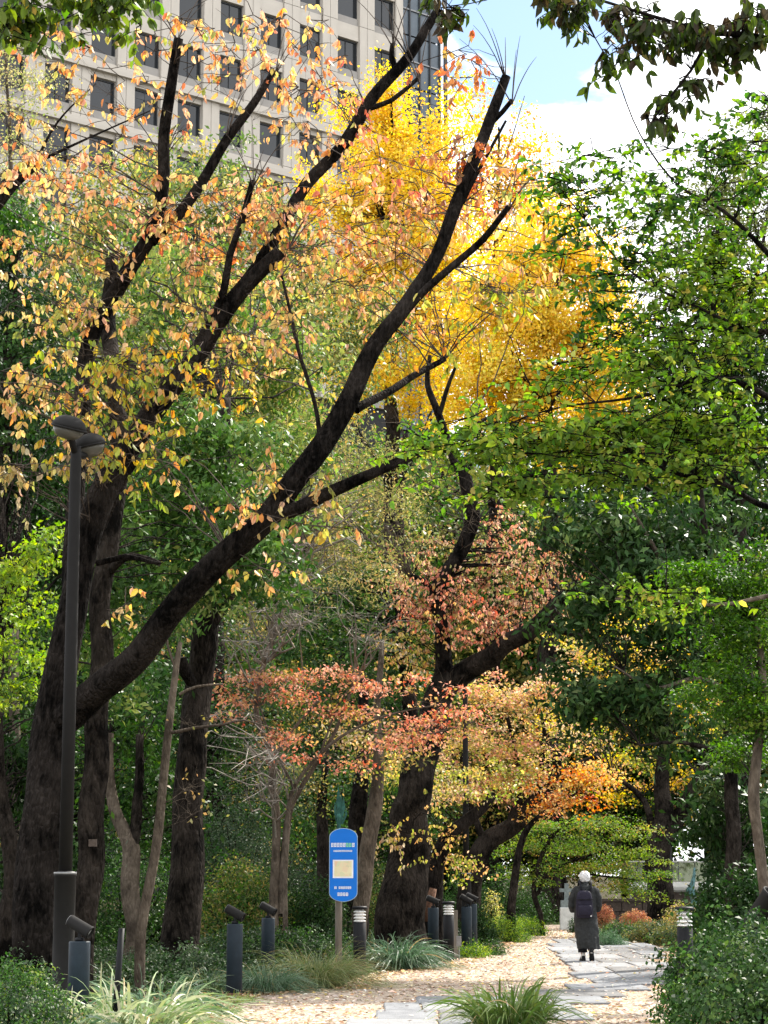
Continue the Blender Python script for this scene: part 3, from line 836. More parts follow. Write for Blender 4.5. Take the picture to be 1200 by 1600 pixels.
# ------------------------------------------------------------------ office tower behind the trees
def office_tower():
    A = R(51)
    d = Vector((math.sin(A), math.cos(A), 0)); nrm = Vector((math.cos(A), -math.sin(A), 0))
    O = at(467, 37, 138)                        # upper left corner of the reference window
    BAY, FL, WW, WH = 3.3, 3.9, 1.95, 2.2
    base = Vector((O.x, O.y, 0))
    root = empty('office_tower', base, 'tall pale stone office tower with rows of square dark windows', 'building')
    root.rotation_euler = (0, 0, math.atan2(d.y, d.x))   # local x along the facade, local -y outwards
    def lbox(name, x0, x1, y0, y1, z0, z1, mat, parent=root):
        m = MB().box(((x0 + x1) / 2, (y0 + y1) / 2, (z0 + z1) / 2), ((x1 - x0) / 2, (y1 - y0) / 2, (z1 - z0) / 2))
        return m.build(name, mat, parent)
    z_ref = O.z
    K0, K1 = -9, 2                              # bays
    x0 = K0 * BAY - 1.0; x1 = (K1 + 1) * BAY - .7
    J = range(-3, 7)                            # storeys, counted downwards from the reference window
    lbox('wall', x0 - 8, x1, .35, 16, 0, z_ref + 4 * FL, M['joint'])
    cache = {}
    def piece(name, w, h, dep, mat, x, z, y=0.0, parent=root):
        key = (name, round(w, 2), round(h, 2), mat.name)
        if key not in cache:
            m = MB().box((w / 2, dep / 2, h / 2), (w / 2, dep / 2, h / 2)); c = m
            me = bpy.data.meshes.new(name); me.from_pydata(c.v, [], c.f); me.materials.append(mat); cache[key] = me
        return link(name, cache[key], parent, (x, y, z))
    for j in J:
        zt = z_ref - j * FL                      # top of the window
        if zt - 4 < 0: continue
        for k in range(K0, K1 + 1):
            x = k * BAY
            g = .035
            pw = (BAY - WW) / 2
            # two pier panels, a spandrel panel and a sill below the window
            piece('panel', pw - g, FL - g, .5, M['clad'], x - pw + g / 2, zt - WH - .55, -.15)
            piece('panel', pw - g, FL - g, .5, M['clad'], x + WW + g / 2, zt - WH - .55, -.15)
            piece('spandrel', WW - g, FL - WH - .55 - g, .35, M['clad'], x + g / 2, zt + g / 2, -.02)
            piece('sill', WW - g, .53, .30, M['clad_dark'], x + g / 2, zt - WH - .54, .06)
            w = piece('window', WW, .09, .12, M['frame_dark'], x, zt - .09, .20)
            piece('frame', .07, WH - .09, .12, M['frame_dark'], 0, -(WH - .09), 0, w)
            piece('frame', .07, WH - .09, .12, M['frame_dark'], WW - .07, -(WH - .09), 0, w)
            piece('frame', WW - .14, .07, .12, M['frame_dark'], .07, -(WH - .09), 0, w)
            piece('pane', WW - .14, WH - .16, .03, M['glass'], .07, -(WH - .16), .07, w)
            if rnd.random() < .45:
                bh = rnd.choice((.4, .7, 1.1))
                piece('blind', WW - .18, bh, .02, M['blind'], .09, -.10 - bh, .045, w)
            if rnd.random() < .5:
                piece('frame', .05, WH - .16, .05, M['frame_dark'], WW / 2 - .025, -(WH - .16), .015, w)
        if j in (1, 2):
            piece('ledge', x1 - x0, .5, .6, M['clad'], x0, zt - WH - 1.35, -.42)
    # glazed corner
    gx0, gx1 = x1 + .1, x1 + 3.9
    lbox('core', gx0, gx1, .8, 14, 0, z_ref + 4 * FL, M['frame_dark'])
    nx = 4; pw = (gx1 - gx0) / nx
    for j in J:
        zt = z_ref - j * FL
        if zt - 4 < 0: continue
        for i in range(nx):
            for hh in range(2):
                piece('pane', pw - .12, FL / 2 - .12, .05, M['glass_pale'], gx0 + i * pw + .06, zt - (hh + 1) * FL / 2 + .06, .45)
            piece('mullion', .1, FL, .3, M['frame_dark'], gx0 + i * pw - .05, zt - FL, .3)
        piece('transom', gx1 - gx0, .1, .25, M['grey_metal'], gx0, zt - .05, .33)
    piece('mullion', .1, z_ref + 4 * FL, .3, M['frame_dark'], gx1 - .05, 0, .3)
    for q in range(3):
        piece('rail', .12, z_ref + 4 * FL, .12, M['frame_dark'], gx1 + .3 + q * .35, 0, .2 + q * .3)
office_tower()

# ------------------------------------------------------------------ the big cherry tree at the lamp post
T = Plant('cherry_tree', 'big black-barked cherry tree with orange leaves and sawn-off limbs beside the tall lamp post', 23, px=62, seed=3)
T.wf = .9
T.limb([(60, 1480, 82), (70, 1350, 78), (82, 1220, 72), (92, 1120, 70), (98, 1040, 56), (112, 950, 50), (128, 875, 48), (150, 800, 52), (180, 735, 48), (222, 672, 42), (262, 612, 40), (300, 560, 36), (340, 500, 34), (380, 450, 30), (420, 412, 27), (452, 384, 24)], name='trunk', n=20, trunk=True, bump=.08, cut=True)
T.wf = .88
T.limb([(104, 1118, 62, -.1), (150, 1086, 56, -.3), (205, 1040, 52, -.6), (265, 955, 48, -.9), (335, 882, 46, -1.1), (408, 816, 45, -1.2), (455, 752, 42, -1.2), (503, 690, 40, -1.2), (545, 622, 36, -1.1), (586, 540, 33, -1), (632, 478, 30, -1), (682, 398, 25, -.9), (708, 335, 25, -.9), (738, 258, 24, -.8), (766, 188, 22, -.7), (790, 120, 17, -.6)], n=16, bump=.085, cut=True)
T.wf = .86
T.limb([(428, 806, 26, -1.2), (470, 792, 26, -1.3), (520, 768, 24, -1.4), (575, 745, 21, -1.5), (650, 712, 17, -1.6)], n=12)
T.limb([(650, 712, 14, -1.6), (700, 690, 9, -1.6), (760, 655, 6, -1.5)], n=8)
T.limb([(632, 490, 15, -1), (665, 450, 15, -1.1), (705, 415, 14, -1.2), (755, 375, 13, -1.3), (796, 322, 11, -1.4)], n=10, cut=True)
T.limb([(500, 690, 10, -1.2), (492, 630, 8, -1.1), (466, 545, 7, -1), (452, 480, 6, -1), (440, 430, 5, -1)], n=8)
T.limb([(556, 640, 18, -1), (610, 612, 15, -.6), (650, 585, 13, -.2), (692, 560, 10, .2)], n=10, cut=True)
T.limb([(330, 510, 15, 0), (350, 455, 15, -.1), (358, 400, 14, -.2), (378, 345, 13, -.3), (396, 286, 12, -.4)], n=10, cut=True)
T.limb([(362, 470, 22, 0), (400, 415, 24, .3), (440, 352, 24, .5), (480, 288, 24, .6), (530, 232, 24, .7), (585, 150, 24, .8), (640, 88, 20, .9), (684, 14, 17, 1)], n=12)
T.limb([(575, 170, 12, .8), (612, 158, 10, .7), (655, 124, 8, .6)], n=8, cut=True)
T.limb([(618, 112, 12, .9), (612, 90, 11, .9), (614, 70, 9, .9)], n=8, cut=True)
T.limb([(100, 1030, 34, .3), (112, 880, 32, .5), (122, 730, 32, .6), (130, 610, 32, .6), (148, 510, 32, .6), (195, 430, 30, .5), (240, 368, 28, .4), (255, 290, 24, .3), (254, 210, 22, .2), (264, 130, 21, .1), (277, 58, 18, 0)], n=14, cut=True)
T.limb([(236, 378, 22, .4), (275, 340, 22, .5), (315, 285, 21, .6), (352, 218, 19, .7), (395, 160, 16, .8), (430, 112, 11, .9)], n=12, cut=True)
T.limb([(210, 720, 18, 0), (170, 800, 16, .1), (150, 860, 14, .2)], n=8)
T.limb([(722, 318, 9, -.9), (745, 272, 8, -.9), (790, 190, 5, -.9)], n=8)
T.limb([(770, 190, 10, -.7), (800, 158, 9, -.8)], n=8, cut=True)
T.limb([(150, 880, 12, 0), (195, 868, 10, -.1), (235, 878, 7, -.2), (250, 880, 5, -.2)], n=8)
for (ex, ey, dY) in ((277, 60, 0), (430, 114, .9), (452, 386, 0), (396, 288, -.4), (790, 122, -.6), (796, 324, -1.4), (655, 126, .6), (614, 72, .9), (800, 160, -.8), (640, 90, .9), (352, 220, .7), (255, 250, .3)):
    for q in range(4):
        ax = rnd.uniform(-1, 1); L1 = rnd.uniform(45, 110); lz = rnd.uniform(-.3, .3)
        T.limb([(ex, ey + 3, 3, dY), (ex + ax * L1 * .35, ey - L1 * .45, 2, dY + lz), (ex + ax * L1 * .75, ey - L1 * .85, 1.4, dY + lz * 1.5), (ex + ax * L1 * 1.1, ey - L1 * 1.1, .7, dY + lz * 2)], 'bark_twig', 'shoot', n=5, step=.1, bump=0)
pals = [P_ORANGE, P_SALMON, P_YELGRN, P_GOLD, P_RUST, P_BROWN]
B = [(300, 60, 120, 70, 9, 0, 1.2, 0), (180, 130, 140, 80, 8, 0, 1.2, 0), (400, 60, 100, 60, 7, 0, 1.2, 0), (480, 170, 80, 70, 6, 0, 1.2, 0), (540, 130, 70, 60, 5, .5, 1, 1),
     (110, 290, 110, 70, 9, 0, 1.3, 0), (260, 330, 130, 80, 14, 0, 1.3, 0), (410, 310, 110, 90, 14, 0, 1.3, 0), (540, 300, 90, 90, 10, 0, 1.2, 0), (590, 390, 110, 60, 11, 0, 1.2, 0),
     (740, 90, 60, 40, 4, -.6, .8, 4), (720, 260, 90, 60, 10, -.6, 1, 4), (820, 300, 80, 70, 6, -.6, 1, 0), (770, 440, 100, 70, 10, -1, 1, 2), (850, 420, 60, 60, 4, -1, 1, 0),
     (640, 300, 60, 90, 6, 0, 1, 1), (620, 470, 70, 60, 6, -.5, 1, 0), (330, 470, 110, 90, 11, 0, 1.2, 3), (170, 400, 120, 100, 12, 0, 1.2, 3), (60, 420, 80, 90, 9, 0, 1.2, 3),
     (190, 570, 170, 50, 20, -1, 1.3, 2), (60, 615, 110, 36, 13, -1, 1.2, 3), (230, 700, 90, 60, 9, -1, 1.1, 2), (60, 735, 110, 30, 9, -1, 1.2, 5), (150, 680, 70, 60, 7, -1.2, .8, 2),
     (460, 480, 90, 70, 7, -.8, 1, 3), (470, 745, 70, 22, 5, -1.4, .6, 3), (350, 800, 60, 26, 3, -1.2, .6, 0), (390, 875, 40, 18, 2, -1.2, .5, 3), (185, 945, 40, 14, 1, -1, .4, 3), (460, 815, 50, 14, 3, -1.3, .5, 3), (20, 240, 60, 70, 5, 0, 1, 0), (470, 60, 90, 50, 6, 0, 1.2, 0), (60, 60, 80, 60, 5, 0, 1, 0), (230, 210, 90, 60, 5, 0, 1, 0), (450, 390, 130, 70, 12, .5, 1.2, 3), (330, 380, 120, 60, 10, .5, 1.2, 0), (660, 350, 80, 80, 8, .3, 1, 0), (560, 450, 120, 60, 9, .3, 1.2, 3), (300, 590, 110, 60, 9, .5, 1.2, 2), (420, 560, 100, 70, 8, .5, 1.2, 3), (110, 500, 90, 60, 9, .3, 1.2, 3), (700, 520, 80, 50, 6, -.5, 1, 2)]
T.sprays(B, pals, ntw=4, tl=.38, nl=6, L=.098, W=.050, mode='droop', droop=.35, parts=300, twig=.009, bark='bark_twig')

# limb of another cherry reaching in at the upper left edge
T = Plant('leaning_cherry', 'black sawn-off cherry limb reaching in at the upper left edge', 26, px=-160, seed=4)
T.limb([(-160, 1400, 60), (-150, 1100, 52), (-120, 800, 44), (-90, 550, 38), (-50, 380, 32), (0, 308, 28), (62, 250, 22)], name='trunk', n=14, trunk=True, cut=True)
T.limb([(50, 262, 6), (90, 190, 4), (150, 130, 2)], n=6)
T.limb([(60, 252, 7), (130, 220, 4), (240, 170, 2)], n=6)
T.sprays([(60, 260, 60, 40, 6, 0, .8, 0), (10, 380, 60, 60, 6, 0, .8, 1)], [P_ORANGE, P_GOLD], ntw=4, tl=.4, nl=8, L=.105, W=.056, parts=60, twig=.008)

# ------------------------------------------------------------------ trunks behind it on the left
T = Plant('slender_oak', 'grey-brown tree trunk just behind the lamp post', 27, px=130, seed=5)
T.limb([(128, 1420, 44), (136, 1330, 42), (146, 1210, 40), (155, 1060, 36), (163, 920, 33), (176, 790, 30), (186, 640, 28, .5), (170, 500, 26, 1), (185, 400, 22, 1)], 'bark_brown', 'trunk', 14, True)
T.limb([(162, 905, 16), (195, 870, 13, -.2), (230, 872, 10, -.4), (250, 880, 8, -.5)], 'bark_brown', n=8)
T.crown([(290, 760, 130, 120, 46, 3), (370, 860, 120, 120, 40, 3), (250, 900, 100, 100, 26, 2), (320, 680, 90, 60, 20, 3), (150, 1000, 60, 160, 20, 3)], [(.055, .12, .024, 3), (.09, .17, .034, 3), (.032, .078, .016, 2.6), (.18, .23, .06, 1)], per=75, cr=.34, L=.125, W=.040, dens=1.15, mat='leaf_gloss', bark='bark_brown', twig=.012, every=5)
m = MB().box((0, 0, 0), (.05, .03, .045)); tb = m.build('tag_box', M['brown_stone'], T.root); tb.location = at(145, 1317, 26.7) - T.base

T = Plant('dark_oak', 'thick dark brown trunk with knobbly base left of the sign', 31, px=280, seed=6)
T.limb([(280, 1440, 58), (282, 1380, 55), (290, 1290, 48), (298, 1200, 47), (306, 1100, 44), (318, 1010, 42), (330, 900, 36), (340, 760, 30), (352, 620, 24)], 'bark_brown', 'trunk', 16, True, bump=.08)
T.limb([(298, 1065, 18, -.3), (286, 1045, 20, -.5), (282, 1028, 15, -.6)], 'bark_black', n=8, cut=True)
T.limb([(318, 1000, 20), (360, 930, 15), (420, 860, 10), (470, 800, 6)], 'bark_brown', n=8)
T.crown([(300, 470, 150, 150, 55, 6), (420, 600, 130, 120, 45, 5), (220, 620, 120, 120, 36, 6), (420, 760, 120, 90, 30, 5), (130, 560, 90, 140, 30, 6)], [(.08, .15, .03, 3), (.14, .20, .05, 3), (.22, .26, .07, 2), (.38, .34, .09, 1.2), (.045, .09, .02, 1.5)], per=75, cr=.42, L=.115, W=.045, dens=1.2, bark='bark_brown', twig=.012, every=4)

T = Plant('thin_pale_tree', 'thin pale leaning trunk in front of the thick dark trunk', 27.5, px=222, seed=7)
T.limb([(222, 1452, 17), (236, 1370, 16), (250, 1280, 15), (258, 1200, 14), (268, 1110, 12), (277, 1040, 10), (284, 1005, 7)], 'bark_pale', 'trunk', 10, True)
T.limb([(276, 1050, 5), (262, 1010, 4), (255, 960, 3)], 'bark_pale', n=6)
T.limb([(268, 1145, 6, -.1), (300, 1138, 5, -.2), (350, 1132, 4, -.3), (380, 1125, 3, -.3), (430, 1140, 2, -.3)], 'bark_pale', n=6)
T.limb([(280, 1085, 5), (310, 1072, 4), (350, 1068, 3)], 'bark_pale', n=6)
T.crown([(270, 960, 40, 60, 5), (330, 1120, 70, 40, 4), (300, 1260, 50, 60, 5)], [(.30, .20, .09, 1), (.22, .20, .06, 1)], per=4, cr=.3, L=.06, W=.03, bark='bark_pale', twig=.008, sub=7, sublen=.45)

# forked pale trunk far back between the two
T = Plant('forked_tree', 'forked grey trunk half hidden in dark shrubs between the big trunks', 36, px=205, seed=8)
T.limb([(208, 1440, 30), (206, 1380, 30), (200, 1330, 28), (182, 1285, 22), (172, 1240, 18), (170, 1150, 14)], 'bark_pale', 'trunk', 10, True)
T.limb([(204, 1350, 20), (214, 1300, 19), (216, 1250, 16), (220, 1150, 12)], 'bark_brown', n=8)
T.crown([(190, 1120, 100, 100, 40, 1), (120, 1200, 80, 90, 24, 2), (240, 1260, 60, 70, 18, 1)], P_DARK + P_GREEN, per=75, cr=.4, L=.12, W=.045, dens=1.15, mat='leaf_gloss', bark='bark_brown')

T = Plant('edge_tree', 'brown trunk at the left edge behind the big cherry', 27, px=8, seed=9)
T.limb([(8, 1460, 36), (12, 1380, 30), (6, 1300, 26), (-4, 1200, 22), (-10, 1000, 20)], 'bark_brown', 'trunk', 12, True)
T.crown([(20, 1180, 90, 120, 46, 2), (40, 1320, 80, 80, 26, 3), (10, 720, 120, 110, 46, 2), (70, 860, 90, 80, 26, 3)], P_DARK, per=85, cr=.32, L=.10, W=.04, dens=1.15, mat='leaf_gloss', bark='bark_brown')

# left edge: lime green foliage and dark evergreen above
T = Plant('lime_tree', 'lime green leafy tree at the left edge below the lamp heads', 25, px=-60, seed=10)
T.limb([(-60, 1400, 26), (-50, 1200, 22), (-30, 1050, 16), (0, 950, 10)], 'bark_brown', 'trunk', 10, True)
T.crown([(20, 910, 70, 70, 26, 0), (10, 1010, 80, 70, 26, 0), (50, 860, 40, 40, 9, 0), (20, 1090, 50, 40, 10, 0)], P_LIME + [(.09, .16, .03, 2)], per=46, cr=.17, L=.065, W=.03, dens=1.1, bark='bark_brown', twig=.01)
T = Plant('dark_evergreen', 'dark green evergreen at the left edge above the lamp', 29, px=-30, seed=11)
T.limb([(-30, 1450, 40), (-20, 1100, 34), (0, 800, 28), (20, 500, 20), (25, 330, 12)], 'bark_brown', 'trunk', 12, True)
T.crown([(20, 500, 80, 110, 46, 0), (-10, 380, 80, 60, 24, 0), (70, 590, 70, 40, 16, 0), (10, 640, 70, 40, 14, 0)], P_DARK + [(.05, .11, .03, 2)], per=85, cr=.30, L=.07, W=.03, mat='leaf_gloss', bark='bark_brown')
T.crown([(0, 370, 50, 70, 22, -1)], P_GREEN + [(.10, .22, .03, 2)], per=60, cr=.22, L=.08, W=.035, mat='leaf_gloss', twig=0, name='crown_tip')
T = Plant('pale_poplar', 'pale yellow-green thin tree with white stem before the tower', 50, px=20, seed=12)
T.limb([(20, 1430, 20), (22, 900, 15), (25, 450, 10), (14, 200, 6), (8, 60, 3)], 'bark_pale', 'trunk', 8, True)
T.crown([(20, 130, 70, 100, 30), (50, 330, 60, 120, 30), (30, 230, 60, 80, 16)], [(.36, .34, .14, 2), (.25, .28, .09, 2), (.42, .36, .18, 1)], per=40, cr=.45, L=.07, W=.035, bark='bark_pale', sub=4, sublen=.7)

# green tree between the cherry limbs and the tower
T = Plant('broad_evergreen', 'broad green tree behind the cherry limbs below the tower', 52, px=330, seed=13)
T.limb([(330, 1430, 40), (335, 1000, 34), (330, 700, 26), (310, 450, 16), (300, 330, 8)], 'bark_brown', 'trunk', 12, True)
T.limb([(332, 720, 18), (250, 560, 12), (190, 400, 8)], 'bark_brown'); T.limb([(330, 650, 16), (420, 520, 10), (480, 430, 6)], 'bark_brown')
T.crown([(190, 330, 130, 90, 50), (330, 310, 130, 90, 50), (430, 420, 120, 120, 55), (250, 480, 170, 120, 75), (520, 540, 90, 120, 36), (120, 460, 100, 120, 36), (360, 600, 170, 100, 60), (560, 480, 60, 90, 20)], [(.075, .13, .035, 2.4), (.16, .20, .06, 3), (.27, .27, .09, 2.4), (.46, .36, .10, 1.4), (.42, .26, .10, .8), (.10, .16, .04, 2)], per=80, cr=.55, L=.135, W=.05, dens=1.2, bark='bark_brown', mat='leaf', every=4, twig=.012)

# ------------------------------------------------------------------ ginkgos
def ginkgo(name, label, Y, px, blobs, trunk, seed, per=92):
    T = Plant(name, label, Y, px=px, seed=seed, group='yellow ginkgo trees before the tower')
    T.limb(trunk, 'bark_brown', 'trunk', 10, True)
    for k in range(16):
        f = (k + 1) / 18
        i = int(f * (len(trunk) - 2)); a = trunk[min(len(trunk) - 1, 2 + int(f * (len(trunk) - 3)))]
        sx = (-1 if k % 2 else 1) * (1 - f * .75)
        T.limb([(a[0], a[1] + 40, 5, 0), (a[0] + sx * 50, a[1] - 10, 3, rnd.uniform(-2, 2)), (a[0] + sx * 85, a[1] - 70, 1, rnd.uniform(-3, 3))], 'bark_brown', n=6, step=.5)
    T.crown(blobs, P_GINKGO, per=per, cr=.42, flat=.9, L=.10, W=.085, tuft=1.6, dens=1.7, mat='leaf_thin', bark='bark_brown', twig=.022, mix=.3, shell=.5, jit=.2, every=1)
    return T
ginkgo('ginkgo_tree', 'tall golden yellow ginkgo with narrow peak before the tower facade', 74, 610,
       [(612, 170, 30, 45, 10), (600, 240, 80, 60, 30), (570, 320, 95, 70, 45), (660, 300, 80, 80, 40), (620, 400, 120, 80, 60), (690, 380, 70, 80, 26), (560, 470, 100, 80, 40), (650, 520, 120, 80, 55), (600, 600, 120, 60, 40), (700, 210, 26, 60, 8)],
       [(610, 1420, 36), (612, 1000, 30), (612, 700, 24), (612, 500, 18), (612, 330, 11), (612, 140, 3)], 21)
ginkgo('ginkgo_tree', 'golden yellow ginkgo with broad crown right of the sawn cherry limb', 70, 860,
       [(850, 370, 50, 50, 16), (830, 440, 90, 60, 36), (900, 430, 70, 70, 28), (790, 510, 100, 70, 40), (880, 520, 110, 70, 50), (940, 500, 50, 70, 16), (830, 600, 130, 70, 60), (930, 600, 80, 60, 28), (760, 620, 90, 60, 30), (960, 640, 60, 60, 16), (850, 680, 130, 50, 36)],
       [(862, 1420, 36), (860, 1000, 30), (858, 750, 22), (856, 600, 16), (852, 450, 9), (850, 330, 3)], 22)
T = Plant('bare_ginkgo', 'half bare amber ginkgo with fine upright twigs between the two full ones', 80, px=770, seed=23, group='yellow ginkgo trees before the tower')
T.limb([(770, 1420, 30), (770, 900, 24), (772, 600, 16), (775, 400, 9), (780, 200, 3)], 'bark_brown', 'trunk', 10, True)
for k in range(14):
    x = 770; y = 640 - k * 30
    sx = -1 if k % 2 else 1
    T.limb([(x, y, 4), (x + sx * 25, y - 50, 2.4, rnd.uniform(-2, 2)), (x + sx * rnd.uniform(35, 70), y - 130, 1, rnd.uniform(-3, 3))], 'bark_pale', n=6, step=.5)
T.crown([(770, 300, 70, 110, 40), (780, 440, 100, 90, 60), (730, 540, 90, 100, 60), (760, 380, 80, 80, 40), (800, 230, 50, 70, 26), (825, 310, 60, 60, 26), (740, 180, 30, 70, 12), (900, 620, 100, 60, 30), (780, 640, 120, 50, 40)], P_GINKGO + [(.55, .27, .06, 4)], per=34, cr=.5, L=.11, W=.09, mat='leaf_thin', bark='bark_pale', twig=.016, sub=7, sublen=1.1)

# ------------------------------------------------------------------ the cherry in the middle
T = Plant('cherry_tree', 'dark forked cherry trunk in the middle behind the bollards', 41, px=625, seed=31)
T.limb([(624, 1450, 80), (630, 1370, 68), (640, 1290, 58), (652, 1210, 52), (668, 1140, 48), (688, 1085, 44), (706, 1060, 40)], 'bark_brown', 'trunk', 18, True, bump=.07)
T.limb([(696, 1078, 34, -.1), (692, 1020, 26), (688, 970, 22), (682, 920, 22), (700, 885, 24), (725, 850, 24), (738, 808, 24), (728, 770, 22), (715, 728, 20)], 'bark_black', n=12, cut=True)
T.limb([(730, 778, 9), (733, 750, 8), (737, 722, 6)], 'bark_black', n=8, cut=True)
T.limb([(715, 735, 14), (702, 690, 13), (684, 645, 12), (668, 600, 9), (672, 555, 6)], 'bark_black', n=8)
T.limb([(688, 655, 8), (698, 610, 7), (712, 570, 5)], 'bark_black', n=8)
T.limb([(700, 1068, 38), (740, 1040, 34, -.3), (790, 1005, 30, -.8), (835, 975, 26, -1.2), (875, 940, 22, -1.5), (905, 915, 16, -1.6)], 'bark_brown', n=12, cut=True)
T.limb([(838, 975, 16, -1.2), (880, 985, 12, -1), (930, 1000, 8, -.8)], 'bark_brown', n=8)
T.limb([(682, 925, 10), (660, 905, 9), (640, 900, 8)], 'bark_black', n=8)
PK = [P_PINK, P_RED, P_YELOR]
T.sprays([(640, 870, 80, 60, 12, 1, 2, 0), (720, 900, 100, 60, 18, 1, 2, 0), (800, 880, 80, 60, 16, 1, 2, 0), (660, 950, 70, 50, 14, 0, 1.5, 1), (760, 960, 80, 50, 16, 0, 1.5, 1), (820, 930, 70, 40, 12, 0, 1.5, 0), (640, 1010, 80, 50, 12, 0, 1.5, 2), (780, 820, 70, 50, 10, 2, 1.5, 0), (640, 1300, 80, 40, 6, -1, 1, 2), (860, 870, 40, 40, 6, 0, 1, 0)],
         PK, ntw=6, tl=.6, nl=11, L=.085, W=.045, parts=0, twig=.014)
T.twigs_to(T.clumps([(640, 780, 90, 120, 26), (560, 800, 90, 80, 16), (740, 800, 60, 80, 14)])[0], .012, 'bark_pale', sub=6, sublen=.6)

T = Plant('dark_cherry', 'slim dark stems standing behind the left fork of the middle cherry', 47, px=632, seed=32)
T.limb([(640, 1430, 30), (645, 1250, 26), (642, 1100, 24), (632, 980, 22), (628, 900, 18), (624, 780, 14), (640, 680, 10)], 'bark_black', 'trunk', 10, True)
T.limb([(636, 1010, 14), (622, 950, 12), (626, 870, 9)], 'bark_black', n=8)
T.crown([(560, 930, 110, 70, 46, 0), (540, 1010, 110, 50, 30, 0), (470, 930, 80, 80, 26, 0), (620, 1080, 90, 50, 22, 1)], P_GREEN + P_DARK, per=70, cr=.4, L=.12, W=.05, dens=1.15, mat='leaf_gloss')

# small leaning dark stump-tree with reddish bare base
T = Plant('leaning_tree', 'short dark leaning tree with peeled reddish base behind the bollards', 42, px=680, seed=33)
T.limb([(674, 1440, 30), (676, 1400, 26), (682, 1350, 26), (698, 1310, 24), (728, 1285, 20), (752, 1265, 17), (772, 1242, 12)], 'bark_black', 'trunk', 12, True, cut=True)
m = MB()
pts = [at(668, 1440, 41.75), at(671, 1412, 41.75), at(677, 1388, 41.75)]
m.tube(pts, [.10, .10, .07], 8); m.build('peeled_patch', M['rust'], T.root, off=T.base, smooth=True)
T.crown([(690, 1225, 70, 40, 10), (640, 1230, 60, 50, 8), (780, 1215, 50, 40, 7), (720, 1345, 30, 40, 5)], P_YELOR + [(.24, .27, .05, 3)], per=50, cr=.3, L=.07, W=.036, twig=.01)

# olive, thready maple between the cherries
T = Plant('olive_maple', 'olive brown thready maple with bare silvery twigs between the two cherries', 37, px=450, seed=34)
T.limb([(430, 1440, 16), (432, 1330, 14), (428, 1230, 13), (424, 1180, 11), (400, 1100, 9), (430, 980, 7), (470, 850, 5)], 'bark_pale', 'trunk', 10, True)
T.limb([(440, 1430, 14), (444, 1340, 13), (450, 1270, 11), (470, 1230, 8), (520, 1150, 6), (560, 1050, 4)], 'bark_pale', n=8)
T.limb([(425, 1190, 8), (450, 1150, 6), (500, 1090, 4)], 'bark_pale', n=8)
T.crown([(480, 800, 130, 70, 36, 1), (560, 720, 90, 70, 26, 2), (420, 900, 90, 70, 26, 0), (540, 880, 110, 60, 26, 1), (480, 660, 110, 60, 20, 2), (620, 780, 60, 80, 14, 2)], [(.24, .24, .08, 3), (.32, .28, .11, 2), (.15, .17, .05, 2), (.40, .30, .12, 1)], per=56, cr=.45, flat=.4, L=.07, W=.02, mode='needle', bark='bark_pale', twig=.008, sub=5, sublen=.9, slope=.35)
T.twigs_to(T.clumps([(360, 750, 60, 50, 14, -4), (440, 880, 100, 70, 22, -4), (420, 970, 110, 60, 20, -4), (330, 1180, 60, 70, 10, -4), (520, 790, 90, 70, 16, -4), (560, 980, 90, 60, 12, -3), (400, 1220, 60, 50, 8, -4)])[0], .010, 'bark_silver', sub=9, sublen=.6)

# red maple in layers
def maple(name, label, Y, px, layers, pal, seed, trunk, bark='bark_brown', per=80, L=.07, W=.036, cr=.34, sub=4, twig=.010, mat='leaf_thin', flat=.2, slope=.3, jitter=.55):
    T = Plant(name, label, Y, px=px, seed=seed)
    for i, t in enumerate(trunk):
        T.limb(t, bark, 'trunk' if i == 0 else 'branch', 10, i == 0)
    T.crown(layers, pal, per=per, cr=cr, flat=flat, L=L, W=W, mode='flat', jitter=jitter, dens=1.0001, mat=mat, bark=bark, twig=twig, sub=sub, sublen=cr * 1.5, slope=slope, sag=.05)
    return T
maple('red_maple', 'salmon red maple foliage in flat layers above the blue sign', 36, 440,
      [(390, 1050, 60, 10, 9), (450, 1052, 60, 9, 9), (520, 1046, 60, 9, 8), (390, 1085, 70, 12, 9), (480, 1082, 70, 14, 9), (570, 1060, 60, 16, 8), (550, 1108, 70, 12, 9), (620, 1125, 70, 12, 10), (700, 1108, 60, 9, 9), (660, 1145, 80, 10, 11), (730, 1135, 40, 8, 5), (430, 1145, 60, 22, 7), (480, 1170, 60, 20, 6), (600, 1160, 60, 16, 6), (640, 1060, 60, 24, 6), (360, 1110, 40, 20, 4), (560, 1190, 60, 14, 4), (700, 1075, 50, 20, 5)],
      P_RED, 41, [[(445, 1430, 8), (446, 1350, 8), (452, 1260, 7), (470, 1215, 6), (520, 1160, 5), (600, 1120, 3.5), (690, 1100, 2)], [(460, 1235, 5), (430, 1170, 4), (400, 1090, 2)], [(500, 1180, 4), (530, 1100, 3), (560, 1060, 2)], [(560, 1140, 3), (650, 1150, 3), (740, 1128, 2)]], per=32, cr=.36, flat=.16, L=.07, W=.034, jitter=.9, sub=6, bark='bark_pale')
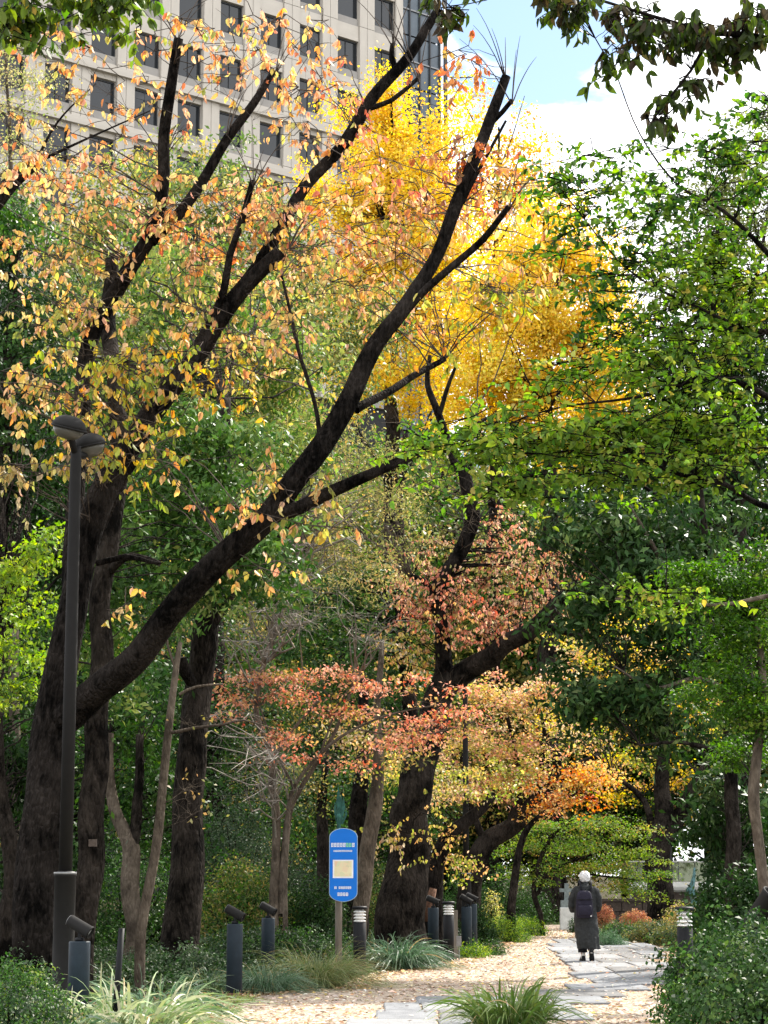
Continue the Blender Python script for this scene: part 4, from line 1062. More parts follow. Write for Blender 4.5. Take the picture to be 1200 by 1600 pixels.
maple('amber_maple', 'amber and yellow maple foliage over the path end', 50, 745,
      [(760, 1080, 80, 40, 16), (830, 1100, 80, 40, 16), (740, 1150, 90, 30, 18), (830, 1160, 80, 30, 16), (770, 1210, 90, 24, 16), (850, 1060, 50, 40, 8), (720, 1230, 60, 24, 8), (830, 1230, 60, 24, 8), (700, 1180, 60, 24, 8), (880, 1130, 40, 30, 6)],
      P_YELOR + P_PINK[:2], 42, [[(725, 1440, 40), (738, 1370, 36), (765, 1320, 32), (800, 1290, 28), (830, 1255, 24), (860, 1225, 20), (900, 1200, 14), (935, 1182, 8)], [(800, 1285, 16), (812, 1230, 12), (800, 1150, 7), (780, 1080, 4)], [(840, 1245, 10), (850, 1150, 6), (840, 1090, 4)], [(760, 1325, 12), (730, 1240, 8), (720, 1170, 5)]], per=75, L=.085, W=.042, cr=.5, flat=.3)
maple('flame_maple', 'small flame orange maple spray above the walking person', 49, 905,
      [(890, 1205, 45, 20, 9), (920, 1215, 40, 18, 9), (870, 1240, 50, 18, 9), (900, 1250, 45, 14, 6), (945, 1205, 20, 14, 3), (850, 1265, 40, 12, 4)], P_FLAME + P_YELOR[:2], 43,
      [[(800, 1440, 14), (805, 1360, 12), (820, 1300, 10), (850, 1270, 8), (900, 1240, 4)]], per=48, cr=.38, L=.085, W=.045, flat=.4, jitter=.9)
maple('green_maple', 'low spreading green maple behind the walking person', 54, 880,
      [(850, 1285, 60, 14, 10), (930, 1280, 70, 14, 12), (980, 1295, 40, 14, 6), (840, 1315, 60, 12, 10), (920, 1315, 70, 14, 12), (980, 1330, 50, 14, 8), (870, 1345, 70, 12, 12), (950, 1350, 60, 12, 10), (1000, 1365, 40, 14, 8), (815, 1370, 35, 12, 5), (965, 1380, 45, 12, 7), (1000, 1390, 30, 10, 4), (800, 1330, 40, 20, 5)],
      P_MAPLEG, 44, [[(845, 1430, 8), (835, 1390, 8), (850, 1330, 7), (880, 1290, 5), (930, 1270, 3)], [(836, 1400, 6), (862, 1360, 5), (940, 1330, 3)], [(862, 1360, 4), (950, 1370, 3), (1000, 1375, 2)]], per=100, cr=.45, L=.07, W=.03, slope=.3)

T = Plant('slim_pale_tree', 'slim pale brown trunk right behind the blue sign', 38.5, px=566, seed=45)
T.limb([(562, 1440, 26), (570, 1380, 25), (578, 1310, 24), (588, 1240, 22), (592, 1190, 18), (590, 1100, 12), (600, 1000, 8)], 'bark_pale', 'trunk', 12, True)
T.crown([(600, 1180, 60, 40, 9), (560, 1160, 60, 40, 8)], P_OLIVE + P_YELOR, per=45, cr=.35, L=.07, W=.034, bark='bark_pale', twig=.008)
T = Plant('ridged_tree', 'dark ridged trunk behind the slim pale one at the sign', 43, px=555, seed=46)
T.limb([(556, 1420, 34), (558, 1340, 30), (562, 1260, 28), (566, 1180, 22), (570, 1060, 14)], 'bark_black', 'trunk', 12, True)
T.crown([(560, 1220, 80, 60, 16, 1), (520, 1300, 50, 60, 10, 1)], P_GREEN, per=60, cr=.35, L=.09, W=.04, mat='leaf_gloss')
T = Plant('young_grey_tree', 'short grey brown trunk left of the blue sign', 42, px=503, seed=47)
T.limb([(504, 1400, 20), (503, 1330, 19), (505, 1260, 17), (508, 1220, 12), (512, 1160, 7)], 'bark_brown', 'trunk', 12, True)
T.crown([(500, 1210, 70, 30, 12), (450, 1250, 60, 30, 8)], P_GREY + P_OLIVE, per=50, cr=.35, L=.06, W=.03, bark='bark_brown')

# ------------------------------------------------------------------ right side
T = Plant('grey_forked_tree', 'grey forked trunk beyond the clipped azaleas on the right', 63, px=1032, seed=51)
T.limb([(1030, 1430, 42), (1030, 1370, 38), (1030, 1310, 38), (1036, 1270, 30), (1036, 1200, 22), (1030, 1100, 16)], 'bark_brown', 'trunk', 14, True)
T.limb([(1040, 1310, 24), (1062, 1270, 22), (1080, 1235, 18), (1105, 1190, 12)], 'bark_brown', n=10)
T.limb([(1020, 1300, 12), (1005, 1250, 10), (960, 1210, 6)], 'bark_brown', n=8)
T.crown([(1000, 1180, 110, 40, 26, 4), (940, 1120, 90, 60, 26, 2), (1050, 1090, 90, 70, 26, 2), (920, 1020, 70, 60, 20), (1000, 1020, 90, 60, 20), (1075, 1235, 40, 40, 9, 5), (970, 1245, 50, 30, 8, 4)], P_YELOR + P_GINKGO[:2] + P_MAPLEG[:2], per=44, cr=.42, L=.10, W=.06, mat='leaf_thin', bark='bark_brown')

T = Plant('dark_camellia', 'dark glossy evergreen hanging over the path from the right', 32, px=1145, seed=52)
T.limb([(1146, 1430, 26), (1144, 1340, 24), (1142, 1260, 22), (1140, 1180, 20), (1136, 1080, 18), (1120, 960, 14), (1100, 820, 10), (1090, 700, 6)], 'bark_brown', 'trunk', 12, True)
T.limb([(1142, 1195, 12), (1110, 1172, 10, -.3), (1060, 1160, 6, -.5), (1000, 1165, 4, -.7)], 'bark_brown', n=8)
T.limb([(1138, 1085, 12), (1090, 1060, 8, -.3), (1020, 1075, 5, -.6), (960, 1040, 3, -.8)], 'bark_pale', n=8)
T.limb([(1125, 990, 12), (1060, 920, 9, -.3), (1020, 850, 7, -.5), (985, 790, 5, -.6)], 'bark_pale', n=8)
T.limb([(1100, 830, 8), (1050, 790, 6), (960, 730, 4)], 'bark_brown', n=8)
T.crown([(990, 900, 110, 80, 40), (930, 820, 80, 60, 24), (1060, 820, 90, 80, 30), (980, 1060, 100, 50, 34), (920, 1100, 60, 40, 12), (1050, 1120, 70, 50, 18), (1080, 960, 80, 70, 26), (920, 960, 60, 60, 12), (1118, 1290, 38, 90, 18, 1), (1170, 1250, 60, 110, 34, 2)], P_DARK + [(.06, .11, .035, 1.5), (.10, .15, .05, .7)], per=62, cr=.30, flat=.5, L=.135, W=.045, dens=1.2, mat='leaf_gloss', bark='bark_brown', twig=.012, sub=2, sublen=.5)

T = Plant('mottled_tree', 'mottled pale trunk at the right edge', 25, px=1190, seed=53)
T.limb([(1196, 1430, 18), (1190, 1370, 17), (1184, 1300, 16), (1180, 1240, 18), (1186, 1150, 14), (1190, 1050, 12), (1180, 950, 9)], 'bark_pale', 'trunk', 12, True)
T.crown([(1160, 1000, 90, 60, 34), (1120, 900, 90, 50, 26), (1180, 900, 60, 60, 22), (1150, 1080, 90, 40, 24), (1190, 1120, 60, 50, 18), (1170, 1180, 50, 60, 14, 1)], [(.055, .125, .014, 3), (.09, .19, .02, 2), (.03, .075, .012, 2.4), (.20, .28, .05, .5)], per=90, cr=.26, flat=.3, L=.06, W=.026, dens=1.15, mode='flat', jitter=.6, bark='bark_brown', twig=.01, slope=.2)

T = Plant('tall_evergreen', 'tall dark evergreen with sky showing through on the right', 37, px=1150, seed=54)
T.limb([(1165, 1440, 34), (1160, 1000, 30), (1150, 700, 22), (1130, 480, 14), (1120, 300, 7)], 'bark_brown', 'trunk', 12, True)
T.limb([(1150, 700, 12), (1090, 600, 8), (1040, 520, 5)], 'bark_brown'); T.limb([(1140, 560, 10), (1180, 440, 7), (1200, 330, 4)], 'bark_brown')
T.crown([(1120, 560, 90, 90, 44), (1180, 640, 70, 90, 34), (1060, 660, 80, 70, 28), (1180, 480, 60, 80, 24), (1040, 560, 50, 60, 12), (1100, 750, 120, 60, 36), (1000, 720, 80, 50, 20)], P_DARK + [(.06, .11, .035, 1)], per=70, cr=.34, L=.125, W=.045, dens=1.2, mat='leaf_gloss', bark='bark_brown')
T.crown([(1130, 330, 90, 100, 60), (1060, 420, 70, 70, 34), (1190, 240, 60, 90, 34), (1170, 400, 50, 70, 16), (1000, 480, 50, 50, 8)], [(.13, .16, .045, 3), (.18, .20, .06, 2), (.09, .12, .03, 2)], per=46, cr=.30, L=.085, W=.032, bark='bark_brown', twig=.01, name='crown_top', sub=3, sublen=.5)

T = Plant('hornbeam', 'bright yellow-green leafy branches reaching in from the right', 19.5, px=1400, seed=55)
T.limb([(1400, 1420, 60), (1390, 1150, 52), (1370, 900, 44), (1330, 650, 34), (1290, 400, 24), (1250, 200, 14)], 'bark_brown', 'trunk', 14, True)
T.limb([(1350, 800, 24), (1270, 770, 16, -.3), (1200, 790, 10, -.6), (1130, 755, 8, -.9), (1060, 740, 6, -1), (960, 700, 4, -1)], 'bark_black', n=8)
T.limb([(1340, 720, 22), (1230, 640, 12, -.3), (1120, 590, 8, -.6), (1000, 620, 5, -.9), (860, 640, 3, -1.2), (730, 690, 2, -1.4)], 'bark_black', n=8)
T.limb([(1310, 540, 18), (1220, 420, 10, 0), (1130, 330, 6, 0), (1060, 290, 4, 0), (1000, 210, 2.5, 0), (960, 110, 2, 0)], 'bark_brown', n=8)
T.limb([(1300, 480, 12), (1200, 520, 8), (1090, 480, 5), (980, 420, 3), (880, 300, 2)], 'bark_brown', n=8)
HB = [(760, 690, 90, 34, 16, -1.2, 1, 0), (860, 690, 90, 40, 18, -1, 1, 0), (820, 760, 80, 26, 10, -1, 1, 0), (960, 680, 90, 45, 20, -.8, 1, 0), (1060, 650, 90, 60, 22, -.6, 1, 0), (1150, 680, 80, 70, 20, -.4, 1, 0), (950, 740, 90, 26, 11, -.8, 1, 0), (1080, 740, 90, 26, 10, -.8, 1, 0),
      (900, 590, 80, 36, 8, -.8, 1, 0), (1020, 560, 90, 36, 10, -.4, 1, 0), (1130, 560, 80, 60, 12, -.2, 1, 0), (1150, 430, 70, 70, 14, 0, 1, 0), (1080, 350, 60, 60, 8, 0, 1, 1), (1170, 310, 60, 60, 10, 0, 1, 1), (980, 420, 80, 36, 8, 0, 1, 1), (880, 300, 40, 40, 8, 0, .8, 1), (950, 270, 50, 30, 5, 0, .8, 1), (650, 690, 40, 20, 4, -1.3, .6, 0), (1060, 480, 60, 50, 8, 0, 1, 0), (900, 920, 30, 10, 1, 0, .5, 0), (1000, 930, 70, 16, 6, -.5, .8, 0), (1080, 940, 60, 12, 4, -.5, .8, 0), (930, 380, 60, 40, 4, 0, .8, 1), (1120, 250, 80, 60, 9, 0, 1, 1), (1100, 420, 90, 70, 12, 0, 1, 0), (1180, 520, 60, 80, 12, 0, 1, 0), (1020, 330, 70, 50, 8, 0, 1, 1), (1170, 200, 50, 60, 7, 0, 1, 1), (970, 500, 80, 50, 9, 0, 1, 1), (1040, 610, 90, 30, 8, -.6, 1, 0)]
T.limb([(1360, 980, 20), (1240, 930, 9, -.3), (1120, 945, 5, -.5), (960, 935, 3, -.5)], 'bark_pale', n=8)
T.sprays(HB, [P_BRIGHT, P_GREEN + P_BRIGHT[:2]], ntw=5, tl=.42, nl=9, L=.078, W=.046, mode='flat', jitter=.75, horiz=True, droop=.2, parts=300, twig=.007)

T = Plant('overhanging_tree', 'dark pointed leaves on a branch hanging across the top right sky', 14, px=1500, seed=56)
T.limb([(1500, 1500, 90), (1500, 1000, 80), (1480, 600, 66), (1440, 300, 50), (1400, 100, 40)], 'bark_brown', 'trunk', 14, True)
T.limb([(1440, 280, 26), (1330, 130, 18), (1200, 62, 12, -.2), (1110, 50, 8, -.3), (1020, 25, 6, -.4), (900, -10, 4, -.5), (780, -30, 3, -.6)], 'bark_black', n=8)
T.limb([(1110, 52, 6, -.3), (1080, 110, 5, -.4), (1040, 160, 4, -.5), (1020, 190, 2, -.5)], 'bark_black', n=6)
T.limb([(900, -8, 3, -.5), (930, 60, 2, -.5), (960, 110, 1.5, -.5)], 'bark_black', n=6)
T.limb([(790, -28, 3, -.6), (760, 0, 2, -.6), (700, 10, 2, -.6)], 'bark_black', n=6)
T.sprays([(1150, 60, 70, 25, 15, -.2, .4, 0), (1060, 55, 60, 30, 11, -.3, .4, 0), (990, 30, 60, 25, 10, -.4, .4, 0), (890, 15, 50, 18, 7, -.5, .4, 0), (1075, 130, 24, 30, 4, -.4, .3, 0), (1030, 180, 20, 18, 3, -.5, .3, 0), (950, 85, 24, 30, 4, -.5, .3, 0), (720, 10, 40, 25, 5, -.6, .3, 0), (840, 0, 60, 14, 5, -.6, .3, 0), (1180, 20, 40, 20, 5, -.2, .3, 0)],
         [[(.028, .048, .008, 3), (.05, .075, .012, 2), (.04, .03, .014, 1.4)]], ntw=3, tl=.17, nl=5, L=.105, W=.052, mode='droop', parts=300, twig=.004, droop=.3, spread=.3)
T = Plant('overhanging_tree', 'green broad leaves hanging in at the top left corner', 15, px=-260, seed=57)
T.limb([(-300, 1500, 80), (-300, 1000, 70), (-280, 600, 60), (-250, 250, 45), (-220, 0, 30)], 'bark_brown', 'trunk', 14, True)
T.limb([(-235, 120, 20), (-120, 20, 12), (0, -20, 8), (120, -30, 5), (240, -20, 3)], 'bark_brown', n=8)
T.sprays([(30, 10, 50, 35, 11, 0, .4, 0), (110, 0, 60, 22, 11, 0, .4, 0), (200, 0, 50, 20, 8, 0, .4, 0), (20, 60, 30, 20, 3, 0, .3, 0)],
         [[(.10, .16, .025, 3), (.16, .22, .035, 2), (.06, .10, .02, 2), (.4, .28, .05, .4)]], ntw=4, tl=.2, nl=6, L=.105, W=.06, mode='droop', parts=300, twig=.004, spread=.3)

# ------------------------------------------------------------------ trees far behind, closing the view
def far_proto(seed, pal, h):
    g = np.random.default_rng(seed)
    T = Plant('far_tree', 'x', 0, base=(0, 0, 0), seed=seed)
    T.limb([(0, 0, -.1, .32), (.1, .1, h * .35, .24), (-.1, 0, h * .7, .14), (0, 0, h * .95, .04)], 'bark_brown', 'trunk', 10, world_pts=True, step=.5)
    nc = 230
    d = unit(g.normal(size=(nc, 3))); r = g.random((nc, 1)) ** .4
    C = np.array([0, 0, h * .55]) + d * r * np.array([h * .30, h * .30, h * .46])
    per = 120; N = nc * per
    p = np.repeat(C, per, 0) + g.normal(size=(N, 3)) * np.array([.5, .5, .28])
    a, n = orient(N, 'any', g, .5, np.repeat(d, per, 0))
    Ls = .17 * g.uniform(.6, 1.2, N)
    V, Fq, k = leaf_arrays(p, a, n, Ls, Ls * .55, 'quad')
    link('crown', mesh_np('crown', V, Fq, M['leaf'], col=palette_cols(pal, nc, per, g, .3, .2)), T.root)
    T.twigs_to(C, .03, 'bark_brown')
    return T.root
def copy_tree(o, parent=None):
    c = o.copy(); COL.objects.link(c); c.parent = parent
    for ch in o.children:
        copy_tree(ch, c)
    return c
protos = [far_proto(71, P_GREEN + P_OLIVE + P_BRIGHT[:1], 12), far_proto(72, P_OLIVE + P_GREEN[:2] + P_YELOR[:1], 11), far_proto(73, P_DARK, 13)]
FAR = [(0, -14.5, 62, 'dark green rounded tree farthest left behind the lamp post', 1.0), (2, -9.5, 66, 'very dark evergreen standing behind the thick brown trunk', 1.0), (1, -5.0, 63, 'olive tree standing behind the thready maple', 1.0), (0, -2.2, 72, 'green tree behind the stems left of the blue sign', 1.0),
       (1, 1.2, 80, 'olive and yellow tree behind the middle cherry fork', .95), (2, 4.4, 86, 'dark evergreen behind the amber maple at the path end', .95), (0, 14.5, 72, 'green tree behind the mottled trunk at the right edge', 1.0), (2, 17.5, 66, 'dark evergreen in the right corner behind the camellia', 1.0), (1, 9.0, 96, 'olive tree standing beyond the glass balustrade', .8), (2, -13.0, 48, 'dark evergreen between the edge trunk and the lamp post', .8), (0, 13.0, 50, 'green tree behind the tall evergreen on the right', .9), (2, -4.6, 52, 'dark evergreen right behind the grey shrubs', .62), (2, -.6, 60, 'dark evergreen behind the slim pale trunk at the sign', .6), (0, 5.0, 96, 'green tree beyond the stone cross', .8),
       (1, 6.5, 82, 'tall olive tree behind the red leaves right of the middle cherry', 1.45), (0, 2.6, 92, 'tall green tree under the broad ginkgo', 1.7), (2, 10.0, 84, 'tall dark evergreen behind the hanging camellia', 1.55), (0, 13.5, 88, 'tall green tree behind the tall evergreen', 1.7), (1, -1.5, 88, 'tall olive tree under the narrow ginkgo', 1.7), (0, -6.5, 84, 'tall green tree between the big cherry limbs', 1.7),
       (2, -12.0, 80, 'tall dark evergreen behind the lamp heads', 1.6), (1, -17.0, 84, 'tall olive tree behind the left edge', 1.7), (0, 17.5, 86, 'tall green tree behind the right edge', 1.75), (2, 7.6, 100, 'dark evergreen far behind the amber maple', 1.5), (0, 12.0, 104, 'green tree far beyond the balustrade', 1.3), (2, 7.0, 97, 'dark evergreen tall behind the broad ginkgo', 1.75), (0, 1.0, 101, 'green tree behind the narrow ginkgo stem', 1.95), (1, 4.2, 99, 'olive tree between the two ginkgo stems', 1.9)]
used = set()
for (k, x, y, lab, sc) in FAR:
    o = protos[k] if k not in used else copy_tree(protos[k])
    used.add(k)
    o.location = (x, y, 0); o.rotation_euler = (0, 0, rnd.uniform(0, 6.28)); o.scale = (sc * 1.05, sc * 1.05, sc)
    o['label'] = lab; o['group'] = 'trees closing the view behind'

# ------------------------------------------------------------------ shrubs and grasses
def grp(n): return n
shrub('clipped_hedge', 'dark green clipped hedge filling the lower right corner', 1150, 15.2, 1.38, 1.24, 30000, P_DARK + [(.06, .12, .03, 1.5), (.10, .16, .04, .6)], L=.04, W=.028, seed=1, d=3.2, cr=.08, per=40, base=(2.74, 15.0, 0), nst=10, boxy=9)
shrub('hedge_end', 'sprawling twiggy end of the hedge leaning over the slabs', 1060, 17, .5, .85, 1800, P_DARK + P_GREEN, L=.036, W=.022, seed=2, d=.8, cr=.09, per=30, base=(2.36, 17.2, 0), nst=5)
m = MB().tube([(2.30, 15.6, -.05), (2.32, 15.6, .3), (2.33, 15.6, .62)], [.045, .042, .035], 10)
tag(m.build('hedge_stake', M['post_wood'], smooth=True), 'short wooden stake under the hedge at the bottom edge', 'stake')
shrub('azalea_bush', 'small-leaved grey green bush at the lower left corner', 30, 18.2, 1.15, .95, 12000, P_GREEN + P_GREY + [(.16, .22, .05, 1)], L=.034, W=.02, seed=3, d=1.6, cr=.09, per=40)
shrub('azalea_bush', 'low grey green bush beside the lamp post base', 50, 21.8, 1.0, .75, 5000, P_GREY + P_GREEN, L=.036, W=.022, seed=4, cr=.1)
shrub('low_hedge', 'low dark leafy hedge with grey sheen at the thick trunk', 395, 33.8, 2.3, .78, 12000, P_GREY + P_DARK, L=.05, W=.03, seed=5, d=1.3, cr=.13)
shrub('low_hedge', 'low dark leafy hedge running behind the nearest spotlight post', 285, 29.5, 1.8, .62, 8000, P_DARK + P_GREY, L=.05, W=.03, seed=6, d=1.2, cr=.13)
shrub('low_hedge', 'leafy hedge piece right below the forked stems', 470, 34, 2.0, .75, 9000, P_GREEN + P_GREY, L=.05, W=.03, seed=7, d=1.3, cr=.13)
shrub('spindle_bush', 'bushy yellow green shrub behind the low hedge', 370, 38, 2.4, 1.9, 14000, P_GREEN + P_OLIVE, L=.075, W=.036, seed=8, cr=.22, mat='leaf')
shrub('grey_osmanthus', 'grey green rounded shrub right of the thick dark trunk', 370, 43, 2.6, 3.4, 22000, P_GREY, L=.06, W=.026, seed=9, cr=.25)
shrub('grey_osmanthus', 'grey green shrub behind the forked stems', 440, 46, 2.6, 2.6, 16000, P_GREY + P_DARK, L=.06, W=.026, seed=10, cr=.25)
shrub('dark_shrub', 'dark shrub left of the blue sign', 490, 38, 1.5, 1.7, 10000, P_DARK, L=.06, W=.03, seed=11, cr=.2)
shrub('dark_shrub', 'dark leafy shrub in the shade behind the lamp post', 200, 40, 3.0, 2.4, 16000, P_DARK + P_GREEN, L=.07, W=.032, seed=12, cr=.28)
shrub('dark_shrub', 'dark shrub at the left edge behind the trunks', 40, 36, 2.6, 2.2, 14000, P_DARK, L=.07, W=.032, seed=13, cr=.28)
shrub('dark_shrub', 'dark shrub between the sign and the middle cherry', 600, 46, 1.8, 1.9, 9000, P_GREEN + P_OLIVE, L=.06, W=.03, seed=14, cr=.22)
shrub('path_shrub', 'dark round shrub behind the far lamp post at the path', 750, 47, 1.0, .95, 6000, P_DARK, L=.045, W=.024, seed=15, cr=.12)
shrub('path_shrub', 'light green feathery shrub beside the path behind the bollards', 790, 49, 1.1, .62, 7000, P_LIME + P_GREEN, L=.05, W=.012, seed=16, cr=.12, mode='needle', mat='leaf')
shrub('path_shrub', 'small green shrub at the path edge before the cross', 825, 54, 1.0, .5, 5000, P_LIME + P_GREEN, L=.05, W=.014, seed=17, cr=.12, mode='needle', mat='leaf')
shrub('variegated_shrub', 'pale yellow variegated sprig beside the far lamp post', 768, 50, .45, 1.35, 700, [(.45, .42, .14, 3), (.25, .28, .07, 1)], L=.06, W=.03, seed=18, cr=.12, per=25, mat='leaf')
shrub('low_tuft', 'low green weedy tuft at the foot of the right bollards', 735, 40, .9, .28, 2500, P_GREEN + P_LIME, L=.05, W=.014, seed=19, cr=.1, mode='needle', mat='leaf', nst=2)
shrub('low_tuft', 'low grey green tuft on the gravel edge right of the bollards', 765, 41.5, .8, .25, 2000, P_GREY + P_GREEN, L=.05, W=.016, seed=20, cr=.1, mode='needle', mat='leaf', nst=2)
for i, (px, Y, w, h, lab) in enumerate([(818, 66, 2.0, 1.5, 'dark shrub behind the path left of the cross'), (780, 62, 2.6, 1.8, 'dark shrub behind the feathery path shrub'), (720, 58, 2.0, 1.8, 'dark shrub behind the far lamp post')]):
    shrub('dark_shrub', lab, px, Y, w, h, 9000, P_DARK + P_GREEN[:1], L=.06, W=.03, seed=30 + i, cr=.24)
# clipped domes on the right
P_AZ = [(.40, .17, .10, 3), (.46, .24, .13, 2), (.30, .12, .07, 2), (.22, .18, .06, .8)]
shrub('clipped_azalea', 'larger salmon red clipped dome azalea right of the person', 992, 56, 1.0, .62, 9000, P_AZ, L=.04, W=.022, seed=41, cr=.07, mat='leaf', cat='shrub')
shrub('clipped_azalea', 'smaller salmon red dome azalea at the persons elbow', 940, 60, .8, .75, 6000, P_AZ, L=.04, W=.022, seed=42, cr=.07, mat='leaf', cat='shrub')
shrub('clipped_azalea', 'grey green clipped dome right below the salmon azalea', 1015, 49, 1.1, .55, 8000, P_GREY + P_OLIVE, L=.04, W=.022, seed=43, cr=.08, mat='leaf', cat='shrub')
shrub('clipped_azalea', 'grey green clipped dome behind the right louvred bollard', 1060, 47, 1.2, .6, 8000, P_GREY + P_OLIVE, L=.04, W=.022, seed=44, cr=.08, mat='leaf', cat='shrub')
shrub('clipped_azalea', 'grey green clump close behind the walking person', 968, 50, 1.1, .5, 6000, P_GREY + P_GREEN, L=.045, W=.02, seed=45, cr=.1, mat='leaf', cat='shrub')
shrub('juniper', 'low spreading dark green juniper beside the person', 945, 46.5, .9, .35, 4000, P_BLUEG, L=.06, W=.010, seed=46, cr=.1, mode='needle', mat='leaf', nst=3)
shrub('pot_plant', 'small dark sprig at the foot of the pedestal', 896, 57, .28, .4, 500, P_DARK, L=.06, W=.02, seed=47, cr=.08, per=25)
shrub('orange_shrub', 'low orange brown shrub behind the right louvred bollard', 1068, 58, 1.3, .75, 4000, P_YELOR + P_OLIVE, L=.06, W=.028, seed=48, cr=.15, mat='leaf')
for i, (px, Y, w, h, lab) in enumerate([(1122, 40, 1.0, 1.5, 'dark big-leaved shrub before the balustrade'), (1165, 34, 1.8, 2.6, 'dark shrub behind the trunks at the right edge'), (1190, 28, 1.4, 1.8, 'dark shrub at the right edge behind the spotlight'), (1110, 27, 1.0, .75, 'low dark shrub behind the hedge')]):
    shrub('dark_shrub', lab, px, Y, w, h, 9000, P_DARK, L=.09, W=.045, seed=50 + i, cr=.2, per=30)

tussock('lily_turf', 'big arching variegated lily turf clump at the bottom left', 205, 19.8, .95, 460, 1.05, .034, P_VARIE, seed=1, spread=.5, steep=1.05)
tussock('lily_turf', 'variegated lily turf clump at the left beside the bush', 90, 19.2, .7, 260, .95, .030, P_VARIE + P_BLUEG, seed=2, spread=.5, steep=1.05)
tussock('lily_turf', 'lily turf clump behind the black stake', 240, 22.5, .7, 300, 1.0, .024, P_BLUEG + P_VARIE[:1], seed=3, spread=.5)
tussock('lily_turf', 'lone strappy tuft growing on the slabs at the bottom centre', 795, 22.0, .50, 420, .80, .026, [(.10, .165, .035, 3), (.16, .22, .055, 2), (.30, .33, .15, .7), (.06, .11, .02, 1.6)], seed=4, spread=.75, steep=1.28, grav=.9)
tussock('lily_turf', 'dense dark green lily turf mound right of the louvred bollard', 620, 35.4, .65, 900, 1.05, .018, P_BLUEG, seed=5, spread=.6, steep=1.2, grav=1.2)
tussock('fine_grass', 'fine olive grass tussock left of the sign post', 497, 29.6, .6, 1500, 1.15, .007, [(.17, .20, .07, 3), (.12, .17, .06, 2), (.24, .22, .09, 1)], seed=6, spread=.6, steep=1.15, grav=1.2)
tussock('fine_grass', 'fine blue green grass tussock between the two left spotlight posts', 415, 28.4, .45, 900, .82, .008, P_BLUEG, seed=7, spread=.6, steep=1.1, grav=1.2)
tussock('fine_grass', 'grass tussock behind the spotlight post nearest the gravel', 330, 28.5, .5, 600, .6, .008, P_BLUEG + P_TURF, seed=8, spread=.7, steep=1.2)
tussock('fine_grass', 'grass tussock at the foot of the blue sign post', 520, 33.4, .5, 500, .55, .009, P_TURF, seed=9, spread=.7)
tussock('lily_turf', 'lily turf fringe under the hedge at the bottom right', 1055, 18.0, .6, 320, .62, .016, P_BLUEG + P_TURF[:1], seed=10, spread=.5, steep=.95, loc=(2.35, 18.2, 0))
tussock('lily_turf', 'bright rosette tuft before the hedge in the bottom right corner', 1170, 13.6, .3, 90, .3, .018, P_LIME, seed=11, spread=.4, steep=1.1, loc=(2.25, 13.0, .12))
tussock('fine_grass', 'small grass tuft at the gravel edge by the first spotlight post', 340, 26.0, .5, 420, .3, .007, P_TURF + P_LIME[:1], seed=12, spread=.9)
tussock('fine_grass', 'grass edge at the corner of the gravel by the lily turf', 300, 23.6, .6, 420, .34, .008, P_TURF, seed=13, spread=.9)
m = MB()
tussock('wild_sprig', 'yellow leaved sprig standing in the lily turf', 281, 19.2, .1, 8, .45, .03, [(.5, .5, .08, 1)], seed=14, spread=.3, steep=1.4)

# ------------------------------------------------------------------ lamp posts
def lamp_post(px, Y, label, top_py=None, heads=True):
    b = base_at(px, Y)
    root = empty('lamp_post', b, label, 'lamp post', 'dark park lamp posts')
    MB().lathe([(.15, -.05), (.15, .04), (.104, .05), (.102, 1.52), (.108, 1.525), (.108, 1.56), (.066, 1.575)], 24).build('sleeve', M['dark_metal'], root, smooth=True)
    MB().lathe([(.1085, 1.545), (.1095, 1.55), (.1095, 1.56), (.1085, 1.565)], 24).build('collar', M['grey_metal'], root, smooth=True)
    MB().lathe([(.066, 1.57), (.062, 3.6), (.056, 5.55), (.05, 5.72)], 20).build('pole', M['dark_metal'], root, smooth=True)
    for s, dx, dz, dy in ((-1, -.05, .02, -.16), (1, .09, -.08, .24)):
        arm = MB().tube([(0, 0, 5.62), (dx * .6, dy * .6, 5.74 + dz), (dx, dy, 5.80 + dz)], [.035, .035, .05], 10).build('arm', M['dark_metal'], root, smooth=True)
        Mx = Matrix.Rotation(R(-14 * s), 3, 'Y') @ Matrix.Rotation(R(10), 3, 'X')
        c = (dx, dy, 5.86 + dz)
        head = MB().lathe([(.160, -.015), (.172, .0), (.168, .024), (.142, .066), (.10, .098), (.05, .112), (.01, .115)], 28, Mx, c).build('lamp_head', M['dark_metal'], root, smooth=True)
        MB().lathe([(.02, -.122), (.07, -.116), (.115, -.092), (.145, -.055), (.157, -.016)], 28, Mx, c).build('diffuser', M['diffuser'], head, smooth=True)
        MB().lathe([(.168, -.020), (.178, -.018), (.178, -.003), (.172, -.001)], 28, Mx, c).build('rim', M['dark_metal'], head, smooth=True)
lamp_post(100, 20.5, 'tall dark lamp post with two domed heads before the big cherry trunk')
lamp_post(729, 46, 'far slim lamp post rising behind the right row of bollards')

